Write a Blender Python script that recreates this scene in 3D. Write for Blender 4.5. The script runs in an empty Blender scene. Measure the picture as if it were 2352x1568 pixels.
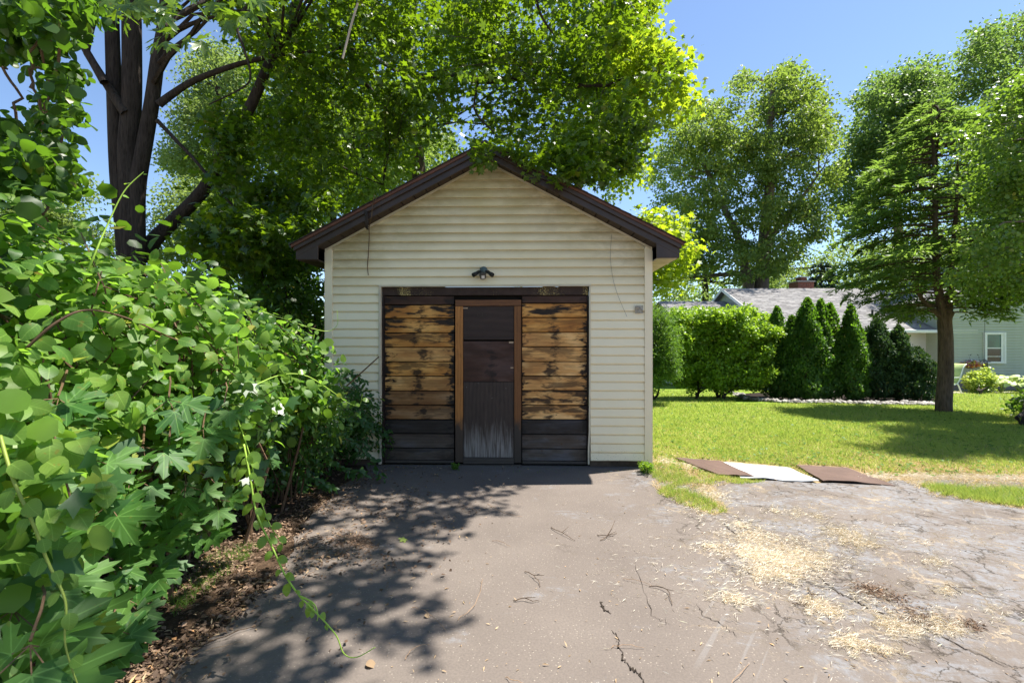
import bpy, math, random
import numpy as np
from mathutils import Vector, Matrix
R = math.radians
random.seed(5)
rng = np.random.default_rng(11)
sc = bpy.context.scene
col = sc.collection
F, CH = 1110.0, 1.54            # focal length in units of a 2352-wide picture, eye height in metres

# ------------------------------------------------------------------ camera, sky, sun, exposure
cam_d = bpy.data.cameras.new('camera'); cam = bpy.data.objects.new('camera', cam_d); col.objects.link(cam)
cam.location = (0, 0, CH); cam.rotation_euler = (R(90), 0, 0)
cam_d.sensor_width = 36; cam_d.lens = 36*F/2352; cam_d.clip_start = .05; cam_d.clip_end = 3000
sc.camera = cam
SUN = Vector((.43, .15, 1.0)).normalized()      # towards the sun
el = math.asin(SUN.z); az = math.atan2(SUN.x, SUN.y)
w = bpy.data.worlds.new('World'); sc.world = w; w.use_nodes = True
wn = w.node_tree; wn.nodes.clear()
sky = wn.nodes.new('ShaderNodeTexSky'); sky.sky_type = 'NISHITA'; sky.sun_disc = False
sky.sun_elevation = el; sky.sun_rotation = az; sky.air_density = .85; sky.dust_density = 0.25; sky.ozone_density = 2.6; sky.altitude = 60
bg = wn.nodes.new('ShaderNodeBackground'); bg.inputs[1].default_value = .092
wo = wn.nodes.new('ShaderNodeOutputWorld')
wn.links.new(sky.outputs[0], bg.inputs[0]); wn.links.new(bg.outputs[0], wo.inputs[0])
sd = bpy.data.lights.new('sun', 'SUN'); sd.energy = 5.0; sd.angle = R(.6); sd.color = (1, .95, .86)
so = bpy.data.objects.new('sun', sd); col.objects.link(so); so.rotation_euler = (-SUN).to_track_quat('-Z', 'Y').to_euler()
so.location = (8, 3, 20)
vs = sc.view_settings; vs.view_transform = 'Standard'; vs.look = 'None'; vs.gamma = 1; vs.exposure = 1.38; vs.use_curve_mapping = False
sc.render.engine = 'CYCLES'
sc.cycles.max_bounces = 8; sc.cycles.diffuse_bounces = 4; sc.cycles.glossy_bounces = 2
sc.cycles.transmission_bounces = 5; sc.cycles.transparent_max_bounces = 6
sc.cycles.use_denoising = True
sc.cycles.sample_clamp_indirect = 6

# ------------------------------------------------------------------ geometry helpers
def gz(x, y):
    return -.045*max(0.0, y-9) if y < 60 else -2.295
def W(u, v, Y): return Vector(((u-1176)/F*Y, Y, CH-(v-784)/F*Y))
def G(u, v, dz=0.0):
    Y = CH*F/(v-784)
    if Y > 9: Y = (CH-.405)*F/(v-784-.045*F)
    return Vector(((u-1176)/F*Y, Y, gz(0, Y)+dz))

class MB:
    def __init__(s): s.v = []; s.f = []
    def add(s, vs, fs):
        b = len(s.v); s.v += [tuple(p) for p in vs]; s.f += [tuple(b+i for i in f) for f in fs]; return s
    def box(s, a, b):
        x0, y0, z0 = a; x1, y1, z1 = b
        return s.add([(x0,y0,z0),(x1,y0,z0),(x1,y1,z0),(x0,y1,z0),(x0,y0,z1),(x1,y0,z1),(x1,y1,z1),(x0,y1,z1)],
                     [(0,3,2,1),(4,5,6,7),(0,1,5,4),(1,2,6,5),(2,3,7,6),(3,0,4,7)])
    def prism_y(s, xz, y0, y1):          # polygon in x,z (counter-clockwise seen from -y), extruded in y
        n = len(xz)
        return s.add([(x,y0,z) for x,z in xz]+[(x,y1,z) for x,z in xz],
                     [tuple(range(n)), tuple(range(2*n-1,n-1,-1))]+[(i,i+n,(i+1)%n+n,(i+1)%n) for i in range(n)])
    def prism_z(s, xy, z0, z1):
        n = len(xy)
        return s.add([(x,y,z0) for x,y in xy]+[(x,y,z1) for x,y in xy],
                     [tuple(range(n-1,-1,-1)), tuple(range(n,2*n))]+[(i,(i+1)%n,(i+1)%n+n,i+n) for i in range(n)])
    def tube(s, pts, rad, n=7, cap=True):
        pts = [Vector(p) for p in pts]
        if not hasattr(rad, '__len__'): rad = [rad]*len(pts)
        t0 = (pts[1]-pts[0]).normalized(); a = t0.orthogonal().normalized(); vs = []
        for i, p in enumerate(pts):
            t = (pts[min(i+1,len(pts)-1)]-pts[max(i-1,0)]).normalized()
            a = (a - t*a.dot(t))
            a = a.normalized() if a.length > 1e-6 else t.orthogonal().normalized()
            b = t.cross(a)
            for k in range(n):
                q = 2*math.pi*k/n; vs.append(p+(a*math.cos(q)+b*math.sin(q))*rad[i])
        fs = [(i*n+k, i*n+(k+1)%n, (i+1)*n+(k+1)%n, (i+1)*n+k) for i in range(len(pts)-1) for k in range(n)]
        if cap: fs += [tuple(range(n-1,-1,-1)), tuple((len(pts)-1)*n+k for k in range(n))]
        return s.add(vs, fs)
    def build(s, name, m=None, parent=None, smooth=False, bevel=0, kind=None):
        me = bpy.data.meshes.new(name); me.from_pydata(s.v, [], s.f); me.update()
        if m: me.materials.append(m)
        if smooth: me.polygons.foreach_set('use_smooth', [True]*len(me.polygons))
        o = bpy.data.objects.new(name, me); col.objects.link(o); o.parent = parent
        if bevel:
            b = o.modifiers.new('bevel', 'BEVEL'); b.width = bevel; b.segments = 2; b.limit_method = 'ANGLE'
        if kind: o['kind'] = kind
        return o
def tag(o, label=None, cat=None, group=None, kind=None):
    if label: o['label'] = label
    if cat: o['category'] = cat
    if group: o['group'] = group
    if kind: o['kind'] = kind
    return o
def empty(name, loc=(0,0,0), rz=0, **k):
    o = bpy.data.objects.new(name, None); col.objects.link(o); o.location = loc; o.rotation_euler = (0,0,rz); o.empty_display_size = .2
    return tag(o, **k)
def smooth_path(pts, n=4):
    pts = [Vector(p) for p in pts]; out = []
    for i in range(len(pts)-1):
        p0, p1, p2, p3 = pts[max(i-1,0)], pts[i], pts[i+1], pts[min(i+2,len(pts)-1)]
        for k in range(n):
            t = k/n
            out.append(.5*((2*p1)+(-p0+p2)*t+(2*p0-5*p1+4*p2-p3)*t*t+(-p0+3*p1-3*p2+p3)*t**3))
    return out+[pts[-1]]
def lerp_list(a, n):
    x = np.linspace(0, len(a)-1, n); return list(np.interp(x, range(len(a)), a))

# ------------------------------------------------------------------ material helpers
class MT:
    def __init__(s, name):
        s.m = bpy.data.materials.new(name); s.m.use_nodes = True; s.t = s.m.node_tree; s.t.nodes.clear()
        s.out = s.n('OutputMaterial')
    def n(s, typ, **k):
        x = s.t.nodes.new('ShaderNode'+typ)
        for a, b in k.items(): setattr(x, a, b)
        return x
    def put(s, sock, v):
        if isinstance(v, bpy.types.NodeSocket): s.t.links.new(v, sock)
        elif v is not None:
            if sock.type == 'RGBA' and len(v) == 3: v = (*v, 1)
            sock.default_value = v
    def coord(s, kind='Object'): return s.n('TexCoord').outputs[kind]
    def pos(s): return s.n('NewGeometry').outputs['Position']
    def mapv(s, vec, scale=(1,1,1), loc=(0,0,0), rot=(0,0,0)):
        x = s.n('Mapping'); s.put(x.inputs[0], vec); s.put(x.inputs[1], loc); x.inputs[2].default_value = rot; x.inputs[3].default_value = scale; return x.outputs[0]
    def noise(s, vec, scale=5, detail=4, rough=.55, dist=0, color=False):
        x = s.n('TexNoise'); s.put(x.inputs['Vector'], vec); x.inputs['Scale'].default_value = scale; x.inputs['Detail'].default_value = detail
        x.inputs['Roughness'].default_value = rough; x.inputs['Distortion'].default_value = dist; return x.outputs['Color' if color else 'Fac']
    def vor(s, vec, scale=5, feature='F1', rnd=1.0, out='Distance'):
        x = s.n('TexVoronoi', feature=feature); s.put(x.inputs['Vector'], vec); x.inputs['Scale'].default_value = scale; x.inputs['Randomness'].default_value = rnd; return x.outputs[out]
    def ramp(s, f, stops, interp='LINEAR'):
        x = s.n('ValToRGB'); s.put(x.inputs[0], f); r = x.color_ramp; r.interpolation = interp
        while len(r.elements) < len(stops): r.elements.new(.5)
        for e, (p, c) in zip(r.elements, stops):
            e.position = p; e.color = (c, c, c, 1) if isinstance(c, (int, float)) else (*c, 1)
        return x.outputs[0]
    def mix(s, f, a, b, mode='MIX'):
        x = s.n('Mix', data_type='RGBA', blend_type=mode); s.put(x.inputs[0], f); s.put(x.inputs[6], a); s.put(x.inputs[7], b); return x.outputs[2]
    def math(s, op, a, b=None, c=None, clamp=False):
        x = s.n('Math', operation=op, use_clamp=clamp); s.put(x.inputs[0], a)
        if b is not None: s.put(x.inputs[1], b)
        if c is not None: s.put(x.inputs[2], c)
        return x.outputs[0]
    def mr(s, v, a, b, c=0.0, d=1.0):
        x = s.n('MapRange'); s.put(x.inputs[0], v); x.inputs[1].default_value = a; x.inputs[2].default_value = b; x.inputs[3].default_value = c; x.inputs[4].default_value = d; return x.outputs[0]
    def sep(s, v): x = s.n('SeparateXYZ'); s.put(x.inputs[0], v); return x.outputs
    def bump(s, h, strength=.3, dist=.01):
        x = s.n('Bump'); s.put(x.inputs['Height'], h); x.inputs['Strength'].default_value = strength; x.inputs['Distance'].default_value = dist; return x.outputs[0]
    def rnd(s): return s.n('ObjectInfo').outputs['Random']
    def island(s): return s.n('NewGeometry').outputs['Random Per Island']
    def finish(s, colr, rough=.8, normal=None, spec=.35, metal=0.0):
        p = s.n('BsdfPrincipled'); s.put(p.inputs['Base Color'], colr); s.put(p.inputs['Roughness'], rough); s.put(p.inputs['Specular IOR Level'], spec); s.put(p.inputs['Metallic'], metal)
        if normal is not None: s.put(p.inputs['Normal'], normal)
        s.t.links.new(p.outputs[0], s.out.inputs[0]); s.p = p; return s.m
def simple(name, c, rough=.7, var=.12, scale=8, spec=.3, bump=.15, metal=0.0):
    m = MT(name); v = m.coord(); n = m.noise(v, scale, 5)
    lo = tuple(x*(1-var) for x in c); hi = tuple(min(1, x*(1+var)) for x in c)
    return m.finish(m.ramp(n, [(.3, lo), (.7, hi)]), rough, m.bump(m.noise(v, scale*6, 3), bump, .004), spec, metal)
def leaf_mat(name, c1, c2, trans, tw=.45, rough=.42, spec=.45, obj=False, vein=None, brown=0):
    m = MT(name); r = m.rnd() if obj else m.island()
    base = m.ramp(r, [(0, c1), (.55, tuple((a+b)/2 for a, b in zip(c1, c2))), (.975, c2), (.985, tuple(min(1, x*y+z) for x, y, z in zip(c2, (1.5, 1.2, 1.0), (.12, .06, .0))))])
    big = m.noise(m.pos(), .9, 2); base = m.mix(m.mr(big, .35, .7, 0, .35), base, tuple(x*1.45 for x in c2))
    if brown: 
        base = m.mix(m.math('MULTIPLY', m.math('GREATER_THAN', m.noise(m.pos(), 34, 3), .655), brown), base, (.25,.16,.03))
    if vein:
        o = m.sep(m.coord()); ax = m.math('ABSOLUTE', o[0]); lines = []
        for deg in vein:
            d = m.math('ABSOLUTE', m.math('SUBTRACT', m.math('MULTIPLY', ax, math.cos(R(deg))), m.math('MULTIPLY', o[1], math.sin(R(deg)))))
            lines.append(m.math('LESS_THAN', d, .012))
        L = lines[0]
        for q in lines[1:]: L = m.math('MAXIMUM', L, q)
        if len(vein) == 1:
            side = m.math('LESS_THAN', m.math('FRACT', m.math('MULTIPLY', m.math('SUBTRACT', o[1], m.math('MULTIPLY', ax, .75)), 6.5)), .12); L = m.math('MAXIMUM', L, m.math('MULTIPLY', side, .4))
        base = m.mix(m.math('MULTIPLY', L, .55), base, tuple(min(1, x*2.2+.02) for x in c2))
    p = m.n('BsdfPrincipled'); m.put(p.inputs['Base Color'], base); p.inputs['Roughness'].default_value = rough; p.inputs['Specular IOR Level'].default_value = spec
    t = m.n('BsdfTranslucent'); m.put(t.inputs[0], m.mix(m.mr(r, 0, 1, 0, .5), trans, tuple(min(1, x*1.3) for x in trans)))
    a = m.n('MixShader'); a.inputs[0].default_value = tw
    m.t.links.new(p.outputs[0], a.inputs[1]); m.t.links.new(t.outputs[0], a.inputs[2]); m.t.links.new(a.outputs[0], m.out.inputs[0])
    return m.m
def bark(name, c, scale=9):
    m = MT(name); v = m.mapv(m.pos(), (1, 1, .16)); n = m.noise(v, scale, 8, .72); k = m.vor(v, scale*3)
    f = m.math('MULTIPLY', n, m.mr(k, 0, .5, .6, 1.1))
    return m.finish(m.ramp(f, [(.2, tuple(x*.35 for x in c)), (.5, c), (.75, tuple(x*1.7 for x in c))]), .9, m.bump(f, .8, .03), .15)

# ------------------------------------------------------------------ leaf builders
def fan(outline, centre, zf):
    pts = [centre]+outline; V = np.array([(x, y, zf(x, y)) for x, y in pts]); n = len(outline)
    return V, np.array([(0, 1+i, 1+(i+1) % n) for i in range(n)])
_h = [(0,1.05),(.10,.80),(.23,.83),(.19,.58),(.27,.47),(.46,.60),(.50,.70),(.74,.68),(.66,.46),(.74,.36),(.42,.22),(.36,.12),(.52,.04),(.62,-.08),(.34,-.10),(.12,-.12),(0,-.02)]
_mo = _h+[(-x, y) for x, y in _h[-2:0:-1]]; _mo = _mo[::-1]
mz = lambda x, y: -.16*abs(x)**1.3+.05*abs(x)*0-.16*max(0, y-.3)**2
MAPLE = fan(_mo, (0, .2), lambda x, y: -.22*x*x-.18*max(0, y-.2)**2+.06*abs(x))
_h2 = [(0,1.0),(.18,.6),(.66,.68),(.42,.24),(.58,-.06),(0,0)]
_m2 = (_h2+[(-x, y) for x, y in _h2[-2:0:-1]])[::-1]
MAPLE_LO = fan(_m2, (0, .25), lambda x, y: -.25*x*x-.2*max(0, y-.2)**2+.05*abs(x))
def oval(wd, k, tip=0.0, fold=.12, droop=.2):
    o = []
    for i in range(k):
        a = 2*math.pi*i/k; x = math.sin(a)*wd; y = .5-.5*math.cos(a)
        if y > .99: y += tip
        o.append((x, y))
    o = o[::-1]
    V = [(0, .35, 0), (0, .7, -droop*.2)]+[(x, y, fold*abs(x)/wd*.35*(1 if abs(x) > .01 else 0)-droop*y*y) for x, y in o]
    V = np.array(V); T = [(0 if (o[i][1]+o[(i+1) % k][1])/2 < .55 else 1, 2+i, 2+(i+1) % k) for i in range(k)]
    # close between the two centres
    for i in range(k):
        a, b = o[i], o[(i+1) % k]
    c = [i for i in range(k) if True]
    T2 = []
    for i in range(k):
        a = T[i][0]; b = T[(i+1) % k][0]
        if a != b: T2.append((a, 2+(i+1) % k, b))
    return V, np.array(T+T2)
ROUND = oval(.44, 12, .08); ROUND_LO = oval(.42, 7, .1)
PRIVET = oval(.24, 8, .1); 
DIAM = (np.array([(0,0,0),(.32,.45,.04),(0,1,-.1),(-.32,.45,.04)]), np.array([(0,1,2),(0,2,3)]))
SLIM = (np.array([(0,0,0),(.12,.4,.02),(0,1,-.12),(-.12,.4,.02)]), np.array([(0,1,2),(0,2,3)]))
def norm(a): return a/np.maximum(1e-9, np.linalg.norm(a, axis=1, keepdims=True))
def frames(N, tip):
    N = norm(N); B = norm(tip-N*(tip*N).sum(1, keepdims=True)); T = np.cross(B, N); return T, B, N
def raw_mesh(name, V, T, m, parent=None, smooth=False, kind=None):
    me = bpy.data.meshes.new(name); nv, nt = len(V), len(T)
    me.vertices.add(nv); me.vertices.foreach_set('co', V.astype(np.float32).ravel())
    me.loops.add(nt*3); me.loops.foreach_set('vertex_index', T.astype(np.int32).ravel())
    me.polygons.add(nt); me.polygons.foreach_set('loop_start', np.arange(0, nt*3, 3, dtype=np.int32))
    if smooth: me.polygons.foreach_set('use_smooth', np.ones(nt, bool))
    me.update(calc_edges=True)
    if m: me.materials.append(m)
    o = bpy.data.objects.new(name, me); col.objects.link(o); o.parent = parent
    if kind: o['kind'] = kind
    return o
def foliage(name, tm, P, N, tip, size, m, parent=None, kind=None, smooth=False):
    V, T = tm; n = len(P); Tx, B, Nn = frames(N, tip); s = size[:, None, None]; zf = rng.uniform(-.4, 2.6, n)[:, None, None]
    C = P[:, None, :]+s*(V[None, :, 0:1]*Tx[:, None]+V[None, :, 1:2]*B[:, None]+V[None, :, 2:3]*zf*Nn[:, None])
    idx = (T[None]+(np.arange(n)*len(V))[:, None, None]).reshape(-1, 3)
    return raw_mesh(name, C.reshape(-1, 3), idx, m, parent, smooth, kind)
def leaf_objects(name, tm, P, N, tip, size, m, parent):
    mes = []
    for k in range(6):
        V = tm[0].copy(); V[:, 2] = V[:, 2]*random.uniform(.2, 2.2)+random.uniform(-.25, .25)*V[:, 0]*V[:, 1]+random.uniform(-.2, .1)*V[:, 1]**2; V[:, 0] *= random.uniform(.85, 1.1); V[:, 0] += random.uniform(-.08, .08)*V[:, 1]**2
        me_o = raw_mesh(name, V, tm[1], m, None, True); mes.append(me_o.data); bpy.data.objects.remove(me_o)
    Tx, B, Nn = frames(N, tip)
    for i in range(len(P)):
        o = bpy.data.objects.new(name, mes[i % 6]); col.objects.link(o); o.parent = parent
        s = float(size[i]); M = np.eye(4); M[:3, 0] = Tx[i]*s; M[:3, 1] = B[i]*s; M[:3, 2] = Nn[i]*s; M[:3, 3] = P[i]
        o.matrix_basis = Matrix(M.tolist())
def proj(P):
    return 1176+F*P[:, 0]/P[:, 1], 784-F*(P[:, 2]-CH)/P[:, 1]
def split_big(P, size, k, ulim=(0, 2352), vlim=(0, 1568)):
    u, v = proj(P); ok = (P[:, 1] > .3) & (u > ulim[0]) & (u < ulim[1]) & (v > vlim[0]) & (v < vlim[1])
    ap = np.where(ok, size/np.maximum(P[:, 1], .1), 0); idx = np.argsort(-ap)[:k]; mask = np.zeros(len(P), bool); mask[idx] = True; mask &= ok
    return mask
def randn(n): return rng.normal(size=(n, 3))
def clump_leaves(clumps, n, twig=.22, per=14, flat=.55):
    """positions of n leaves gathered on twigs inside the ellipsoids (cx,cy,cz,rx,ry,rz)"""
    C = np.array(clumps, float); w_ = (C[:, 3]*C[:, 4]*C[:, 5])**(2/3); w_ /= w_.sum()
    nt = max(1, n//per); ci = rng.choice(len(C), nt, p=w_)
    d = norm(randn(nt)); r = rng.random(nt)**(1/2.6)
    tw = C[ci, :3]+d*C[ci, 3:6]*r[:, None]
    ti = np.repeat(np.arange(nt), per); sc_ = np.array([1, 1, flat])*twig
    P = tw[ti]+randn(len(ti))*sc_*.6
    return P, d[ti], ti
def inpoly(u, v, poly):
    ins = False; j = len(poly)-1
    for i in range(len(poly)):
        if (poly[i][1] > v) != (poly[j][1] > v) and u < (poly[j][0]-poly[i][0])*(v-poly[i][1])/(poly[j][1]-poly[i][1])+poly[i][0]: ins = not ins
        j = i
    return ins
def fill(poly, n, y0, y1, r, rz=.75):
    us = [p[0] for p in poly]; vs_ = [p[1] for p in poly]; out = []; t = 0
    while len(out) < n and t < 60000:
        t += 1; u = random.uniform(min(us), max(us)); v = random.uniform(min(vs_), max(vs_)); Y = random.uniform(y0, y1); rr = r*random.uniform(.7, 1.25)
        e = rr/Y*F*.8
        if all(inpoly(u+dx, v+dy, poly) for dx, dy in ((e,0),(-e,0),(0,e*rz),(0,-e*rz))):
            p = W(u, v, Y); out.append((p.x, p.y, p.z, rr, rr, rr*rz))
    return out
def limbs(mb, start, clumps, r0=.05, seg=5, rn=5, k=None, wob=.12):
    for c in (clumps if k is None else random.sample(clumps, min(k, len(clumps)))):
        e = Vector(c[:3]); s = min(start, key=lambda q: (q-e).length+.6*abs(q.z-min(q.z, e.z-.3))); L = (e-s).length
        pts = [s]
        for i in range(1, seg):
            t = i/seg; p = s.lerp(e, t)+Vector((0,0,.12*L*math.sin(math.pi*t)))+Vector([random.gauss(0, wob*.4*L/seg*2) for _ in range(3)])*.6; pts.append(p)
        pts.append(e); mb.tube(pts, [r0*(1-.8*i/seg)*(.6+.08*min(L, 6)) for i in range(seg+1)], rn, False)

# ------------------------------------------------------------------ materials
M = {}
M['asphalt'] = None
def asphalt():
    m = MT('asphalt'); p = m.pos(); o = m.sep(p)
    fine = m.noise(p, 90, 3, .7); speck = m.vor(p, 52, 'F1')
    base = m.ramp(m.noise(p, 1.1, 5, .6), [(.3, (.132,.108,.093)), (.7, (.180,.150,.129))])
    base = m.mix(m.mr(fine, .3, .7, 0, .5), base, (.075,.066,.060))
    spm = m.math('MULTIPLY', m.math('LESS_THAN', speck, .17), m.math('GREATER_THAN', m.vor(p, 52, 'F1', 1.0, 'Color'), .50))
    base = m.mix(m.math('MULTIPLY', spm, .42), base, (.42,.37,.30))
    # bluish worn patches, more to the right
    right = m.mr(o[0], .0, 2.8, -.04, .12)
    pn = m.math('ADD', m.noise(m.mapv(p, (1, 1.6, 1)), 1.7, 8, .72, .4), right)
    blue = m.ramp(pn, [(.56, 0.0), (.66, 1.0)])
    bn = m.noise(p, 22, 5, .7); blue = m.math('MULTIPLY', blue, m.mr(bn, .38, .58))
    base = m.mix(m.math('MULTIPLY', blue, .72), base, (.19,.195,.21))
    # long pale scrapes running away to the right
    q = m.mapv(p, (1, 1, 1), (0, 0, 0), (0, 0, R(38))); qs = m.sep(q)
    st = m.noise(m.mapv(q, (26, .5, 1)), 1.0, 2, .5); stm = m.math('MULTIPLY', m.ramp(st, [(.60, 0.0), (.66, 1.0)]), m.ramp(m.noise(p, 1.3, 3), [(.5, 0.0), (.6, 1.0)]))
    stm = m.math('MULTIPLY', stm, m.mr(o[0], .3, 1.0)); base = m.mix(m.math('MULTIPLY', stm, .22), base, (.24,.24,.245))
    # crack network
    dist = m.n('VectorMath', operation='MULTIPLY_ADD'); m.put(dist.inputs[0], m.noise(p, 3.2, 5, .7, 0, True)); dist.inputs[1].default_value = (.45,.45,0); m.put(dist.inputs[2], p)
    dv = m.mapv(dist.outputs[0], (1, 1.1, 0))
    c1 = m.vor(dv, 1.15, 'DISTANCE_TO_EDGE'); c2 = m.vor(dv, 4.2, 'DISTANCE_TO_EDGE')
    rn = m.noise(p, .8, 3); rm = m.math('ADD', m.mr(o[0], .5, 2.6, -.15, .42), rn)
    k1 = m.math('MULTIPLY', m.mr(c1, .0, .012, 1, 0), m.mr(rm, .42, .62)); k2 = m.math('MULTIPLY', m.mr(c2, 0, .045, 1, 0), m.mr(rm, .50, .75))
    k = m.math('MAXIMUM', k1, k2); k = m.math('MULTIPLY', k, m.mr(m.noise(p, 5, 3), .33, .45))
    ck = m.mix(m.mr(m.noise(p, 2.1, 2), .45, .6), (.035,.027,.02), (.30,.24,.17))
    base = m.mix(m.math('MULTIPLY', k, .9), base, ck)
    h = m.math('SUBTRACT', m.math('ADD', m.math('MULTIPLY', fine, .35), m.math('MULTIPLY', speck, .3)), m.math('MULTIPLY', k, 1.2))
    return m.finish(base, .88, m.bump(h, .55, .006), .25)
M['asphalt'] = asphalt()
def lawn_mat():
    m = MT('lawn'); p = m.pos(); o = m.sep(p)
    g = m.ramp(m.noise(p, 9, 6, .7), [(.3, (.10,.16,.018)), (.55, (.17,.25,.03)), (.8, (.26,.32,.06))])
    dry = m.mr(m.math('ADD', m.noise(p, 1.3, 4), m.mr(o[1], 5.3, 8.5, .32, -.25)), .5, .75)
    g = m.mix(dry, g, m.ramp(m.noise(p, 14, 6, .75), [(.35, (.13,.085,.05)), (.55, (.30,.22,.12)), (.75, (.46,.37,.23))]))
    return m.finish(g, .95, m.bump(m.noise(p, 60, 3), .6, .02), .1)
M['lawn'] = lawn_mat()
def soil_mat():
    m = MT('soil'); p = m.pos()
    return m.finish(m.ramp(m.noise(p, 22, 6, .7), [(.3, (.03,.02,.013)), (.6, (.085,.055,.035)), (.8, (.17,.11,.07))]), .95, m.bump(m.noise(p, 60, 4), .8, .02), .1)
M['soil'] = soil_mat()
def siding_mat(name, c, dirt=True):
    m = MT(name); v = m.coord(); o = m.sep(v)
    n = m.noise(v, 2.2, 5, .6); base = m.mix(m.mr(n, .3, .7, 0, .35), c, tuple(x*y for x, y in zip(c, (.90,.88,.80))))
    if dirt:
        # mildew that has grown under the eaves and spatter near the ground
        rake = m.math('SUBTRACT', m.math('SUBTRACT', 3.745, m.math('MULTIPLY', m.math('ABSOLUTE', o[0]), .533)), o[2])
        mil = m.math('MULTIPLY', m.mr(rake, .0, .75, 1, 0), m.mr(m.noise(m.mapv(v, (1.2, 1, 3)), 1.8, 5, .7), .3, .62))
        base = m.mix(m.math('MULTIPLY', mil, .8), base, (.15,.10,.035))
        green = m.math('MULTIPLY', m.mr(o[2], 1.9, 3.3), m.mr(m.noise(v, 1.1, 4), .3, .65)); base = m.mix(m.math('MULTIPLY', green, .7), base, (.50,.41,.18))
        # each course turns browner towards its top, more so high up
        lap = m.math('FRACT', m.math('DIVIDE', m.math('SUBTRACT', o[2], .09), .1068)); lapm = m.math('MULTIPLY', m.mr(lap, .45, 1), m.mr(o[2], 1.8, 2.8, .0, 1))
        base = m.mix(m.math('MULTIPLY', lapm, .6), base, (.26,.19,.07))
        sp = m.math('MULTIPLY', m.math('LESS_THAN', m.vor(v, 60), .2), m.math('MULTIPLY', m.mr(o[2], .12, .32, 1, 0), m.mr(m.noise(v, 9, 3), .45, .55)))
        base = m.mix(m.math('MULTIPLY', sp, .8), base, (.05,.04,.03))
    return m.finish(base, .5, m.bump(m.noise(m.mapv(v, (1, 1, 6)), 40, 3), .12, .002), .35)
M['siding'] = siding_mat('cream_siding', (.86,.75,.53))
M['post'] = siding_mat('cream_post', (.80,.69,.49), False)
M['trim'] = simple('cream_trim', (.55,.48,.35), .5, .15, 4)
M['fascia'] = simple('brown_fascia', (.040,.025,.019), .42, .2, 6, .4, .05)
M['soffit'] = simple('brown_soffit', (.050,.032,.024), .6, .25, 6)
M['drip'] = simple('reddish_drip_edge', (.115,.048,.030), .6, .2, 9)
M['shingle'] = simple('dark_shingle', (.055,.045,.04), .95, .35, 20, .1, .6)
M['soffit_lit'] = simple('lit_soffit', (.42,.34,.27), .6, .15, 6)  # right eave soffit, with the light it catches painted into the colour
M['dark'] = simple('dark_void', (.012,.010,.009), .95)
M['concrete'] = simple('dirty_concrete', (.085,.062,.045), .95, .4, 9, .1, .6)
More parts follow.
